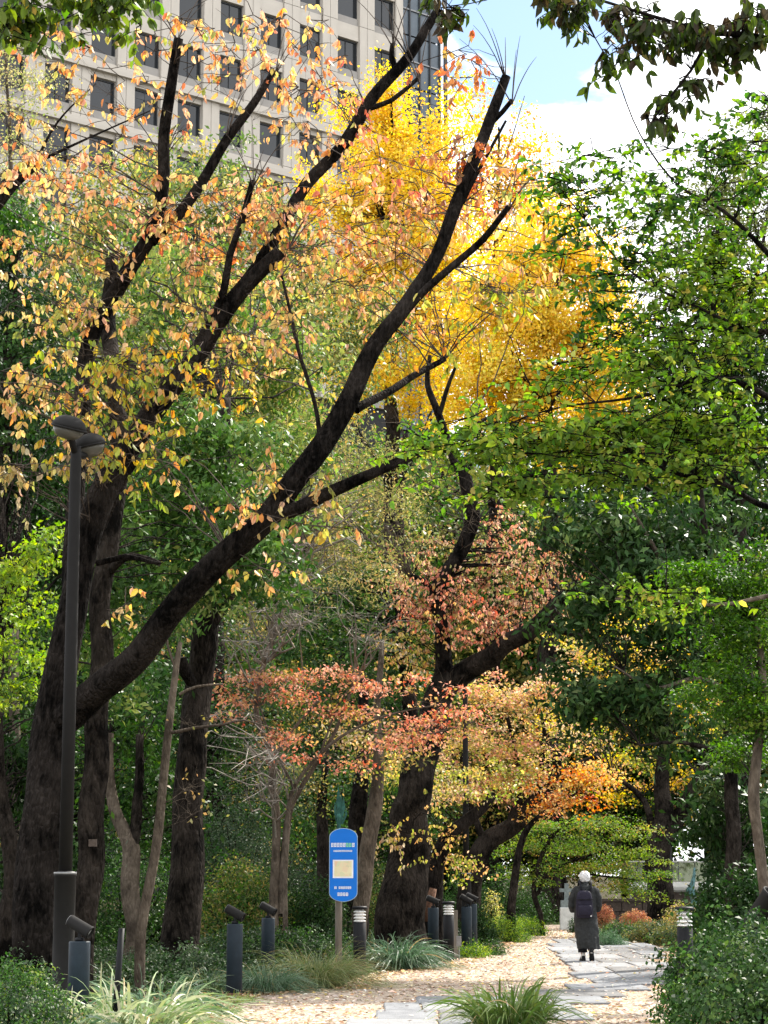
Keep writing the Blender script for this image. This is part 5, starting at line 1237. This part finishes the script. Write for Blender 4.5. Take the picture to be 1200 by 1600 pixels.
# ------------------------------------------------------------------ spotlight posts
def spot(px, Y, label, h=.93, r=.1, aim=(1, -.25, -.55), headlen=.25, headr=.058, rust=False, loc=None):
    b = Vector(loc) if loc is not None else base_at(px, Y)
    root = empty('spotlight_post', b, label, 'spotlight', 'spotlight posts along the path')
    MB().lathe([(r, -.05), (r, h - .012), (r * .96, h), (r * .5, h + .002)], 24).build('post', M['slate_metal'], root, smooth=True)
    if rust:
        MB().lathe([(r + .002, -.05), (r + .003, .03), (r + .002, .075), (r + .0008, .09)], 24).build('rusty_foot', M['rust'], root, smooth=True)
    MB().lathe([(.042, h), (.042, h + .03), (.03, h + .035)], 14).build('base_plate', M['black_metal'], root, smooth=True)
    br = MB().box((0, -.03, h + .075), (.014, .006, .055)).box((0, .03, h + .075), (.014, .006, .055)).build('bracket', M['black_metal'], root)
    MB().lathe([(.018, -.045), (.018, .045)], 12, Matrix.Rotation(R(90), 3, 'X'), (0, 0, h + .11)).build('knob', M['grey_metal'], br, smooth=True)
    ax = Vector(aim).normalized()
    Mx = ax.to_track_quat('Z', 'Y').to_matrix()
    c = Vector((0, 0, h + .135))
    hd = MB().lathe([(headr * .85, -headlen * .5), (headr, -headlen * .46), (headr, headlen * .42), (headr * 1.06, headlen * .43), (headr * 1.06, headlen * .5), (headr * .92, headlen * .5), (headr * .90, headlen * .40)], 20, Mx, c).build('lamp_head', M['dark_metal'], root, smooth=True)
    MB().lathe([(headr * .9, headlen * .402), (headr * .5, headlen * .408), (.005, headlen * .41)], 20, Mx, c).build('lens', M['lens'], hd, smooth=True)
    MB().lathe([(headr * .3, -headlen * .5 - .004), (headr * .87, -headlen * .5 - .002), (headr * .87, -headlen * .47)], 20, Mx, c).build('end_cap', M['grey_metal'], hd, smooth=True)
    return root
spot(125, 20.0, 'spotlight on a short wide post beside the lamp post', h=.93)
spot(367, 26.9, 'spotlight post standing nearest on the gravel with rusty foot', rust=True)
spot(419, 32.0, 'spotlight post rising from the grass tussocks second from the gravel corner', h=.90)
spot(677, 39.6, 'spotlight post at the dense lily turf mound before the middle cherry', aim=(1, -.35, -.45))
spot(729, 40.6, 'spotlight post beside the small grey box with bright tilted head', aim=(1, -.3, -.6))
spot(738, 44.5, 'spotlight post half hidden behind another beneath the far lamp post', aim=(1, -.3, -.5))
spot(1189, 16.2, 'big spotlight head tilted upwards behind the clipped hedge', h=1.10, aim=(.5, -.35, .8), headlen=.40, headr=.09, loc=(2.96, 16.9, 0))

def louvre(px, Y, label, h=1.03, r=.098):
    b = base_at(px, Y)
    root = empty('bollard_light', b, label, 'bollard light', 'louvred bollard lights')
    MB().lathe([(r, -.05), (r, h - .22), (r * .9, h - .215)], 24).build('post', M['black_metal'], root, smooth=True)
    MB().lathe([(r * .62, h - .22), (r * .62, h - .02)], 20).build('lamp_tube', M['louvre'], root, smooth=True)
    for k in range(4):
        z = h - .205 + k * .046
        MB().lathe([(r * .62, z + .024), (r * .98, z), (r * .99, z + .008), (r * .64, z + .034)], 24).build('louvre_ring', M['louvre'], root, smooth=True)
    cap = MB().lathe([(r * 1.12, h - .022), (r * 1.2, h - .018), (r * 1.2, h + .012), (r * 1.05, h + .026), (.02, h + .03)], 24).build('cap', M['black_metal'], root, smooth=True)
louvre(562, 33, 'black louvred bollard light just right of the blue sign')
louvre(701, 38.7, 'black louvred bollard light between two spotlight posts')
louvre(1070, 26.5, 'louvred bollard light rising behind the clipped hedge', h=1.12)

# small power box and timber post
b = base_at(717, 38.5); root = empty('power_box', b, 'small grey power box on a thin stake beside a louvred bollard', 'power box')
MB().box((0, 0, .36), (.045, .03, .09)).build('box', M['grey_metal'], root); MB().box((0, -.034, .36), (.035, .003, .075)).build('cover', M['grey_metal'], root)
MB().lathe([(.012, -.05), (.012, .28)], 8).build('stake', M['grey_metal'], root)
b = base_at(711, 39.2); MB().box((b.x, b.y, .42), (.05, .05, .47)).build('timber_post', M['post_wood']); tag(bpy.data.objects['timber_post'], 'square timber post squeezed between louvred bollard and power box', 'post')
b = base_at(187, 22.0); tag(MB().tube([b + Vector((-.035, 0, -.05)), b + Vector((-.01, 0, .45)), b + Vector((.02, 0, 1.0))], [.036, .034, .033], 12).build('black_stake', M['black_metal'], smooth=True), 'leaning black stake standing in the lily turf', 'stake')

# ------------------------------------------------------------------ blue sign
def blue_sign():
    Y = 33.0
    b = base_at(529, Y)
    root = empty('information_sign', b, 'blue oblong information sign with map on a wooden post', 'sign')
    MB().lathe([(.055, -.05), (.053, 1.3), (.05, 2.1)], 14).build('post', M['post_wood'], root, smooth=True)
    pc = at(536.5, 1352, Y - .08) - b
    zt = at(536, 1294, Y - .08).z; zb = at(536, 1409, Y - .08).z
    W_ = .218; cz = (zt + zb) / 2; H_ = (zt - zb) / 2
    def outline(w, h, y):
        r = w; arc = .135; P = []
        for k in range(25):
            a = math.pi * k / 24
            P.append((pc.x + w * math.cos(a), y, cz + h - arc + arc * math.sin(a) ** 1.0))
        for k in range(25):
            a = math.pi + math.pi * k / 24
            P.append((pc.x + w * math.cos(a), y, cz - h + arc + arc * math.sin(a)))
        return P
    m = MB(); m.loft([outline(W_, H_, -.06), outline(W_, H_, -.10)]); m.build('rim', M['sign_rim'], root)
    m = MB(); m.loft([outline(W_ - .008, H_ - .008, -.10), outline(W_ - .008, H_ - .008, -.106)]); m.build('panel', M['sign_blue'], root)
    def px2(x, y): p = at(x, y, Y - .108); return p.x - b.x, p.z
    def rect(name, x0, y0, x1, y1, mat, dep=.002, yy=-.106):
        X0, Z0 = px2(x0, y1); X1, Z1 = px2(x1, y0)
        return MB().box(((X0 + X1) / 2, yy - dep / 2, (Z0 + Z1) / 2), ((X1 - X0) / 2, dep / 2, (Z1 - Z0) / 2)).build(name, mat, root)
    rect('map_border', 520, 1343.5, 552, 1372, M['sign_white'])
    rect('map', 522.5, 1345.5, 549.5, 1369.5, M['map'], yy=-.1085)
    # rows of characters, too small in the photograph to read: stroke blocks at their place and size
    def glyph_row(x0, x1, y0, y1, n, mats, seed):
        r = random.Random(seed); gw = (x1 - x0) / n
        for i in range(n):
            m = MB(); gx = x0 + i * gw
            for s in range(5):
                if s < 3:
                    yy0 = y0 + (y1 - y0) * (s * .38 + .02); X0, Z0 = px2(gx + gw * .08, yy0 + (y1 - y0) * .17); X1, Z1 = px2(gx + gw * (.92 - .25 * r.random()), yy0)
                else:
                    xx0 = gx + gw * (.15 + .5 * (s - 3)) ; X0, Z0 = px2(xx0, y1); X1, Z1 = px2(xx0 + gw * .2, y0 + (y1 - y0) * .1 * r.random())
                m.box(((X0 + X1) / 2, -.107 - s * .0002, (Z0 + Z1) / 2), (abs(X1 - X0) / 2, .001, abs(Z1 - Z0) / 2))
            m.build('character', mats[i % len(mats)], root)
    w = M['sign_white']; gr = M['sign_green']
    glyph_row(517, 554.5, 1317, 1323.5, 8, [w, w, w, w, w, gr, gr, w], 1)
    glyph_row(521, 550.5, 1328.2, 1331, 14, [w], 2)
    glyph_row(522, 526.5, 1385, 1389, 1, [w], 3); glyph_row(529, 549, 1385, 1389, 7, [w], 4)
    glyph_row(527, 544.5, 1394.5, 1400, 4, [w], 5)
    # verdigris finial behind the top of the sign
    f = MB()
    zb_ = at(530, 1292, Y).z; zt_ = at(530, 1240, Y).z
    f.lathe([(.03, 2.0), (.03, zb_ + .12), (.04, zb_ + .16), (.03, zb_ + .2)], 12)
    fo = f.build('finial', M['verdigris'], root, smooth=True)
    for k, (dx, h0, h1, w_) in enumerate([(-.01, .16, .62, .035), (.07, .14, .45, .03), (-.06, .12, .38, .022), (.03, .2, .5, .03), (.11, .10, .28, .02)]):
        x0 = dx
        MB().loft([[(x0 * .4 - .015, .02 + .004 * k, zb_ + h0 * .4), (x0 * .4 + .015, .02 + .004 * k, zb_ + h0 * .4), (x0 * .4 + .015, .035 + .004 * k, zb_ + h0 * .4), (x0 * .4 - .015, .035 + .004 * k, zb_ + h0 * .4)],
                   [(x0 - w_, .02 + .004 * k, zb_ + (h0 + h1) / 2), (x0 + w_, .02 + .004 * k, zb_ + (h0 + h1) / 2), (x0 + w_, .035 + .004 * k, zb_ + (h0 + h1) / 2), (x0 - w_, .035 + .004 * k, zb_ + (h0 + h1) / 2)],
                   [(x0 - .004, .02 + .004 * k, zb_ + h1), (x0 + .004, .02 + .004 * k, zb_ + h1), (x0 + .004, .035 + .004 * k, zb_ + h1), (x0 - .004, .035 + .004 * k, zb_ + h1)]]).build('finial_leaf', M['verdigris'], fo)
blue_sign()

# ------------------------------------------------------------------ stone cross on its pedestal
b = base_at(886, 60)
root = empty('stone_cross', b, 'weathered stone cross on a pale square pedestal at the path end', 'monument')
def bev(h, c, w0, w1, z0, z1, d0, d1): pass
MB().loft([[(-.19, -.17, -.05), (.19, -.17, -.05), (.19, .17, -.05), (-.19, .17, -.05)], [(-.185, -.165, .60), (.185, -.165, .60), (.185, .165, .60), (-.185, .165, .60)], [(-.17, -.15, .62), (.17, -.15, .62), (.17, .15, .62), (-.17, .15, .62)]]).build('pedestal', M['pedestal'], root)
MB().box((0, 0, .715), (.165, .14, .097)).build('base_block', M['weathered_stone'], root)
MB().loft([[(-.07, -.06, .81), (.07, -.06, .81), (.07, .06, .81), (-.07, .06, .81)], [(-.055, -.05, 1.28), (.055, -.05, 1.28), (.055, .05, 1.28), (-.055, .05, 1.28)]]).build('shaft', M['weathered_stone'], root)
MB().box((-.125, 0, 1.09), (.07, .045, .05)).build('arm', M['weathered_stone'], root)
MB().box((.125, 0, 1.09), (.07, .045, .05)).build('arm', M['weathered_stone'], root)

# ------------------------------------------------------------------ low wall, balustrade and posts at the far right
Yw = 70
xa = base_at(905, Yw).x; xb = base_at(1130, Yw).x
root = empty('low_wall', Vector(((xa + xb) / 2, Yw, 0)), 'low dark brown stone wall behind the azaleas', 'wall')
L_ = (xb - xa); nst = 7
for r_ in range(2):
    for i in range(nst):
        w = L_ / nst
        MB().box((-L_ / 2 + (i + .5) * w + (r_ * .25 - .1) * w * .4, rnd.uniform(-.01, .01), .17 + r_ * .32), (w / 2 - .012, .2, .15)).build('stone', M['brown_stone'], root)
MB().box((0, 0, .70), (L_ / 2 + .05, .24, .045)).build('coping', M['brown_stone'], root)
MB().box((0, .04, .32), (L_ / 2 - .06, .15, .33)).build('core', M['joint'], root)
Yb = 76
xa = base_at(985, Yb).x; xb = base_at(1140, Yb).x; xm = (xa + xb) / 2; L_ = xb - xa
root = empty('glass_balustrade', Vector((xm, Yb, 0)), 'white terrace edge with glass balustrade and bright top rail behind the wall', 'balustrade')
zt = at(1050, 1347, Yb).z; zg = at(1050, 1378, Yb).z; zw = at(1050, 1394, Yb).z
MB().box((0, .3, zw / 2 - .03), (L_ / 2, .3, zw / 2 + .03)).build('plinth', M['brown_stone'], root)
MB().loft([[(-L_ / 2, y, z) for (y, z) in ((-.02, zw), (-.10, zw + .08), (-.12, (zw + zg) / 2), (-.06, zg), (.4, zg), (.4, zw))], [(L_ / 2, y, z) for (y, z) in ((-.02, zw), (-.10, zw + .08), (-.12, (zw + zg) / 2), (-.06, zg), (.4, zg), (.4, zw))]]).build('white_edge', M['white_paint'], root)
n = 6
for i in range(n):
    w = L_ / n
    MB().box((-L_ / 2 + (i + .5) * w, .1, (zt + zg) / 2), (w / 2 - .015, .008, (zt - zg) / 2 - .01)).build('pane', M['clear_glass'], root)
    MB().box((-L_ / 2 + i * w, .14, (zt + zg) / 2), (.02, .02, (zt - zg) / 2)).build('baluster', M['grey_metal'], root)
MB().box((0, .1, zt + .02), (L_ / 2, .04, .025)).build('top_rail', M['white_paint'], root)
MB().box((0, 2.5, (zg + .35)), (L_ / 2, .1, .35)).build('back_wall', M['brown_stone'], root)
for px, lab in ((1049, 'dark brown steel post before the glass balustrade'), (1016, 'dark brown steel post behind the forked trunk at the balustrade')):
    b = base_at(px, 72.5)
    r_ = empty('steel_post', b, lab, 'post', 'posts before the balustrade')
    MB().box((0, 0, 1.2), (.075, .06, 1.25)).build('post', M['frame_dark'], r_); MB().box((0, 0, .02), (.13, .11, .025)).build('foot_plate', M['frame_dark'], r_)
b = base_at(986, 71.5); root = empty('white_bollard', b, 'slim white post behind the low wall under the green maple', 'post')
MB().lathe([(.05, -.05), (.05, .95), (.08, .97), (.08, 1.08), (.03, 1.13)], 14).build('post', M['white_paint'], root, smooth=True)
# verdigris bronze figure half hidden in leaves
b = base_at(1084, 66); root = empty('bronze_sculpture', b, 'pale verdigris bronze sculpture half hidden by dark leaves', 'sculpture')
MB().box((0, 0, .22), (.22, .2, .27)).build('plinth', M['weathered_stone'], root)
z = .48
MB().tube([(0, 0, z - .02), (.02, 0, z + .25), (-.03, 0, z + .5), (-.06, 0, z + .62), (0, 0, z + .8), (.05, 0, z + 1.0), (.07, 0, z + 1.25)], [.10, .09, .10, .11, .07, .05, .03], 12).tube([(-.05, 0, z + .6), (-.16, -.02, z + .62), (-.2, -.05, z + .52)], [.05, .045, .03], 8).build('figure', M['pale_verdigris'], root, smooth=True)

# ------------------------------------------------------------------ the walking person
def person():
    X = base_at(915, 37.9); 
    root = empty('person', X, 'person in long grey coat with white hair walking away along the slabs', 'person')
    # one continuous body: limbs, torso, head and hands fused by a voxel remesh
    m = MB()
    def ell(c, rx, ry, n=14): return [(c[0] + rx * math.cos(2 * math.pi * k / n), c[1] + ry * math.sin(2 * math.pi * k / n), c[2]) for k in range(n)]
    m.loft([ell((0, .0, z), rx, ry) for z, rx, ry in ((.74, .10, .09), (.80, .155, .11), (.90, .15, .105), (1.02, .13, .095), (1.14, .155, .105), (1.24, .165, .10), (1.30, .13, .08), (1.335, .06, .06))])
    m.tube([(0, .01, 1.28), (0, .02, 1.36), (0, .03, 1.44)], [.055, .05, .052], 12)
    hc = Vector((0, .045, 1.49))
    m.loft([ell((hc.x, hc.y + oy, hc.z + z), rx, ry, 16) for z, rx, ry, oy in ((-.115, .035, .04, .03), (-.095, .052, .065, .02), (-.05, .065, .085, .005), (0, .073, .095, 0), (.05, .072, .092, 0), (.085, .055, .07, 0), (.108, .025, .035, 0))])
    m.tube([(0, .135, 1.50), (0, .158, 1.472), (0, .14, 1.462)], [.008, .013, .009], 8)
    for s in (-1, 1):
        m.loft([[(s * .073, .03, 1.47), (s * .083, .05, 1.475), (s * .083, .052, 1.51), (s * .073, .03, 1.515)], [(s * .066, .03, 1.47), (s * .070, .05, 1.475), (s * .070, .052, 1.51), (s * .066, .03, 1.515)]])
    # arms: elbows out, forearms forward to the belly
    for s in (-1, 1):
        m.tube([(s * .15, 0, 1.27), (s * .205, -.015, 1.18), (s * .225, -.01, 1.0), (s * .20, .10, .93), (s * .12, .20, .95)], [.05, .04, .03, .028, .024], 12)
        m.tube([(s * .12, .20, .95), (s * .09, .225, .955), (s * .06, .24, .955)], [.026, .036, .034], 10)
        for q in range(4):
            z = .985 - q * .019
            m.tube([(s * .065, .24, z), (s * .035, .25 + .004 * q, z - .002), (s * .012, .238, z - .004), (s * .008, .22, z - .006)], [.0095, .009, .008, .007], 8)
        m.tube([(s * .10, .225, .985), (s * .08, .235, 1.005), (s * .055, .238, 1.012)], [.011, .010, .008], 8)
    # legs: left foot planted, right foot lifting with the sole turned back
    m.tube([(-.07, 0, .82), (-.07, .02, .5), (-.055, .0, .28), (-.05, -.01, .08)], [.085, .065, .048, .036], 12)
    m.tube([(-.05, -.03, .05), (-.05, .06, .045), (-.05, .16, .03)], [.038, .036, .028], 10)
    m.tube([(.07, 0, .82), (.075, .05, .52), (.07, -.09, .30), (.075, -.17, .20)], [.085, .065, .048, .036], 12)
    m.tube([(.075, -.165, .205), (.076, -.135, .125), (.079, -.10, .06)], [.032, .029, .02], 10)
    body = m.build('body', M['skin'], root, smooth=True)
    md = body.modifiers.new('fuse', 'REMESH'); md.mode = 'VOXEL'; md.voxel_size = .007; md.use_smooth_shade = True
    for s in (-1, 1):
        MB().lathe([(.001, -.009), (.007, -.006), (.009, 0), (.007, .006), (.001, .009)], 8, None, (s * .03, .132, 1.505)).build('eye', M['sign_white'], root, smooth=True)
    MB().tube([(-.022, .133, 1.435), (0, .14, 1.433), (.022, .133, 1.435)], [.004, .006, .004], 6).build('mouth', M['rust'], root, smooth=True)
    # hair: white cap over the back of the head
    h = MB()
    h.loft([ell((hc.x, hc.y + oy, hc.z + z), rx, ry, 18) for z, rx, ry, oy in ((-.095, .045, .03, -.05), (-.075, .072, .055, -.045), (-.03, .094, .09, -.025), (.02, .098, .108, -.006), (.06, .088, .100, 0), (.09, .062, .075, 0), (.108, .025, .035, 0))])
    ho = h.build('hair', M['hair'], root, smooth=True)
    sb = ho.modifiers.new('sub', 'SUBSURF'); sb.levels = 3; sb.render_levels = 3
    tx = bpy.data.textures.new('tousle', 'CLOUDS'); tx.noise_scale = .035
    dp = ho.modifiers.new('tousle', 'DISPLACE'); dp.texture = tx; dp.strength = .022; dp.mid_level = .5
    # coat
    c = MB(); n = 44
    def ring(z, rx, ry, cx=0, cy=0, fold=0, ph=0):
        P = []
        for k in range(n):
            a = 2 * math.pi * k / n
            f = 1 + fold * (math.sin(5 * a + ph) * .6 + math.sin(9 * a + ph * 2.1) * .4)
            P.append((cx + rx * f * math.cos(a), cy + ry * f * math.sin(a), z))
        return P
    P = [ring(1.415, .064, .068, 0, .022), ring(1.375, .066, .072, 0, .015), ring(1.345, .085, .085, 0, .01), ring(1.32, .15, .105), ring(1.27, .195, .125), ring(1.15, .20, .14), ring(1.0, .195, .145, 0, 0, .02), ring(.85, .20, .15, .0, 0, .03, .4),
         ring(.70, .205, .16, .01, -.01, .045, .7), ring(.55, .21, .17, .015, -.015, .06, 1.0), ring(.43, .205, .175, .02, -.02, .075, 1.3), ring(.36, .20, .175, .025, -.02, .085, 1.5), ring(.29, .20, .172, .035, -.02, .09, 1.6), ring(.25, .20, .17, .04, -.02, .095, 1.7)]
    c.loft(P)
    for s in (-1, 1):
        c.tube([(s * .13, 0, 1.285), (s * .195, -.01, 1.22), (s * .235, -.012, 1.12), (s * .245, -.005, .99), (s * .225, .08, .92), (s * .145, .175, .93)], [.068, .066, .058, .056, .052, .048], 14)
    co = c.build('coat', M['coat'], root, smooth=True)
    md = co.modifiers.new('fuse', 'REMESH'); md.mode = 'VOXEL'; md.voxel_size = .009; md.use_smooth_shade = True
    tx = bpy.data.textures.new('folds', 'CLOUDS'); tx.noise_scale = .11
    dp = co.modifiers.new('folds', 'DISPLACE'); dp.texture = tx; dp.strength = .035; dp.mid_level = .5
    # trousers
    t = MB()
    t.tube([(-.07, .0, .80), (-.072, .02, .5), (-.062, -.005, .30), (-.058, -.008, .185)], [.095, .085, .08, .082], 14)
    t.tube([(.07, 0, .80), (.075, .05, .52), (.072, -.08, .32), (.075, -.15, .245)], [.095, .085, .07, .06], 14)
    t.build('trousers', M['trousers'], root, smooth=True)
    # socks and shoes
    MB().tube([(-.05, -.01, .19), (-.05, -.01, .07)], [.039, .041], 12).build('sock', M['sock'], root, smooth=True)
    MB().tube([(.075, -.155, .23), (.075, -.185, .165)], [.039, .041], 12).build('sock', M['sock'], root, smooth=True)
    def shoe(Mx, c):
        s = MB(); Pp = []
        for (y, w, z0, z1) in ((-.075, .022, .004, .055), (-.06, .036, 0, .085), (-.02, .040, 0, .098), (.03, .040, 0, .085), (.09, .046, 0, .062), (.14, .042, 0, .048), (.17, .022, .004, .032)):
            Pp.append([tuple(Mx @ Vector(q) + Vector(c)) for q in ((-w, y, z0), (w, y, z0), (w * 1.05, y, z0 + .02), (w * .72, y, z1), (-w * .72, y, z1), (-w * 1.05, y, z0 + .02))])
        s.loft(Pp); o = s.build('shoe', M['shoe'], root, smooth=True)
    shoe(Matrix.Rotation(R(4), 3, 'Z'), (-.05, .0, .040))
    shoe(Matrix.Rotation(R(-66), 3, 'X') @ Matrix.Rotation(R(-5), 3, 'Z'), (.078, -.205, .165))
    # backpack
    bp = empty('backpack', X + Vector((-.03, -.15, 1.0)), 'dark navy backpack on the back of the walking person', 'backpack')
    bp.scale = (1.08, 1.0, 1.14)
    def sq(z, hx, hy, cy=0, n=20, e=.45):
        P = []
        for k in range(n):
            a = 2 * math.pi * k / n; ca, sa = math.cos(a), math.sin(a)
            P.append((hx * math.copysign(abs(ca) ** e, ca), cy + hy * math.copysign(abs(sa) ** e, sa), z))
        return P
    MB().loft([sq(-.19, .115, .06), sq(-.175, .135, .085), (sq(-.05, .14, .09)), sq(.10, .13, .08), sq(.19, .11, .065), sq(.225, .07, .04)]).build('bag', M['backpack'], bp, smooth=True)
    MB().loft([sq(-.15, .10, .03, -.10), sq(-.14, .112, .04, -.10), sq(-.02, .112, .04, -.10), sq(.0, .10, .03, -.10)]).build('pocket', M['backpack'], bp, smooth=True)
    MB().loft([sq(.085, .132, .02, -.082), sq(.098, .134, .022, -.082)]).build('flap_edge', M['strap'], bp, smooth=True)
    MB().tube([(-.02, -.01, .21), (-.012, -.02, .26), (.012, -.02, .26), (.02, -.01, .21)], [.008] * 4, 8).build('handle', M['strap'], bp, smooth=True)
    for s in (-1, 1):
        MB().tube([(.03 + s * .075, .01, .20), (.03 + s * .09, .06, .335), (.03 + s * .10, .17, .37), (.03 + s * .11, .27, .25), (.03 + s * .12, .30, .05)], [.016] * 5, 8).build('shoulder_strap', M['strap'], bp, smooth=True)
    MB().box((.10, -.09, -.15), (.012, .006, .02)).build('reflective_tab', M['sign_white'], bp)
person()
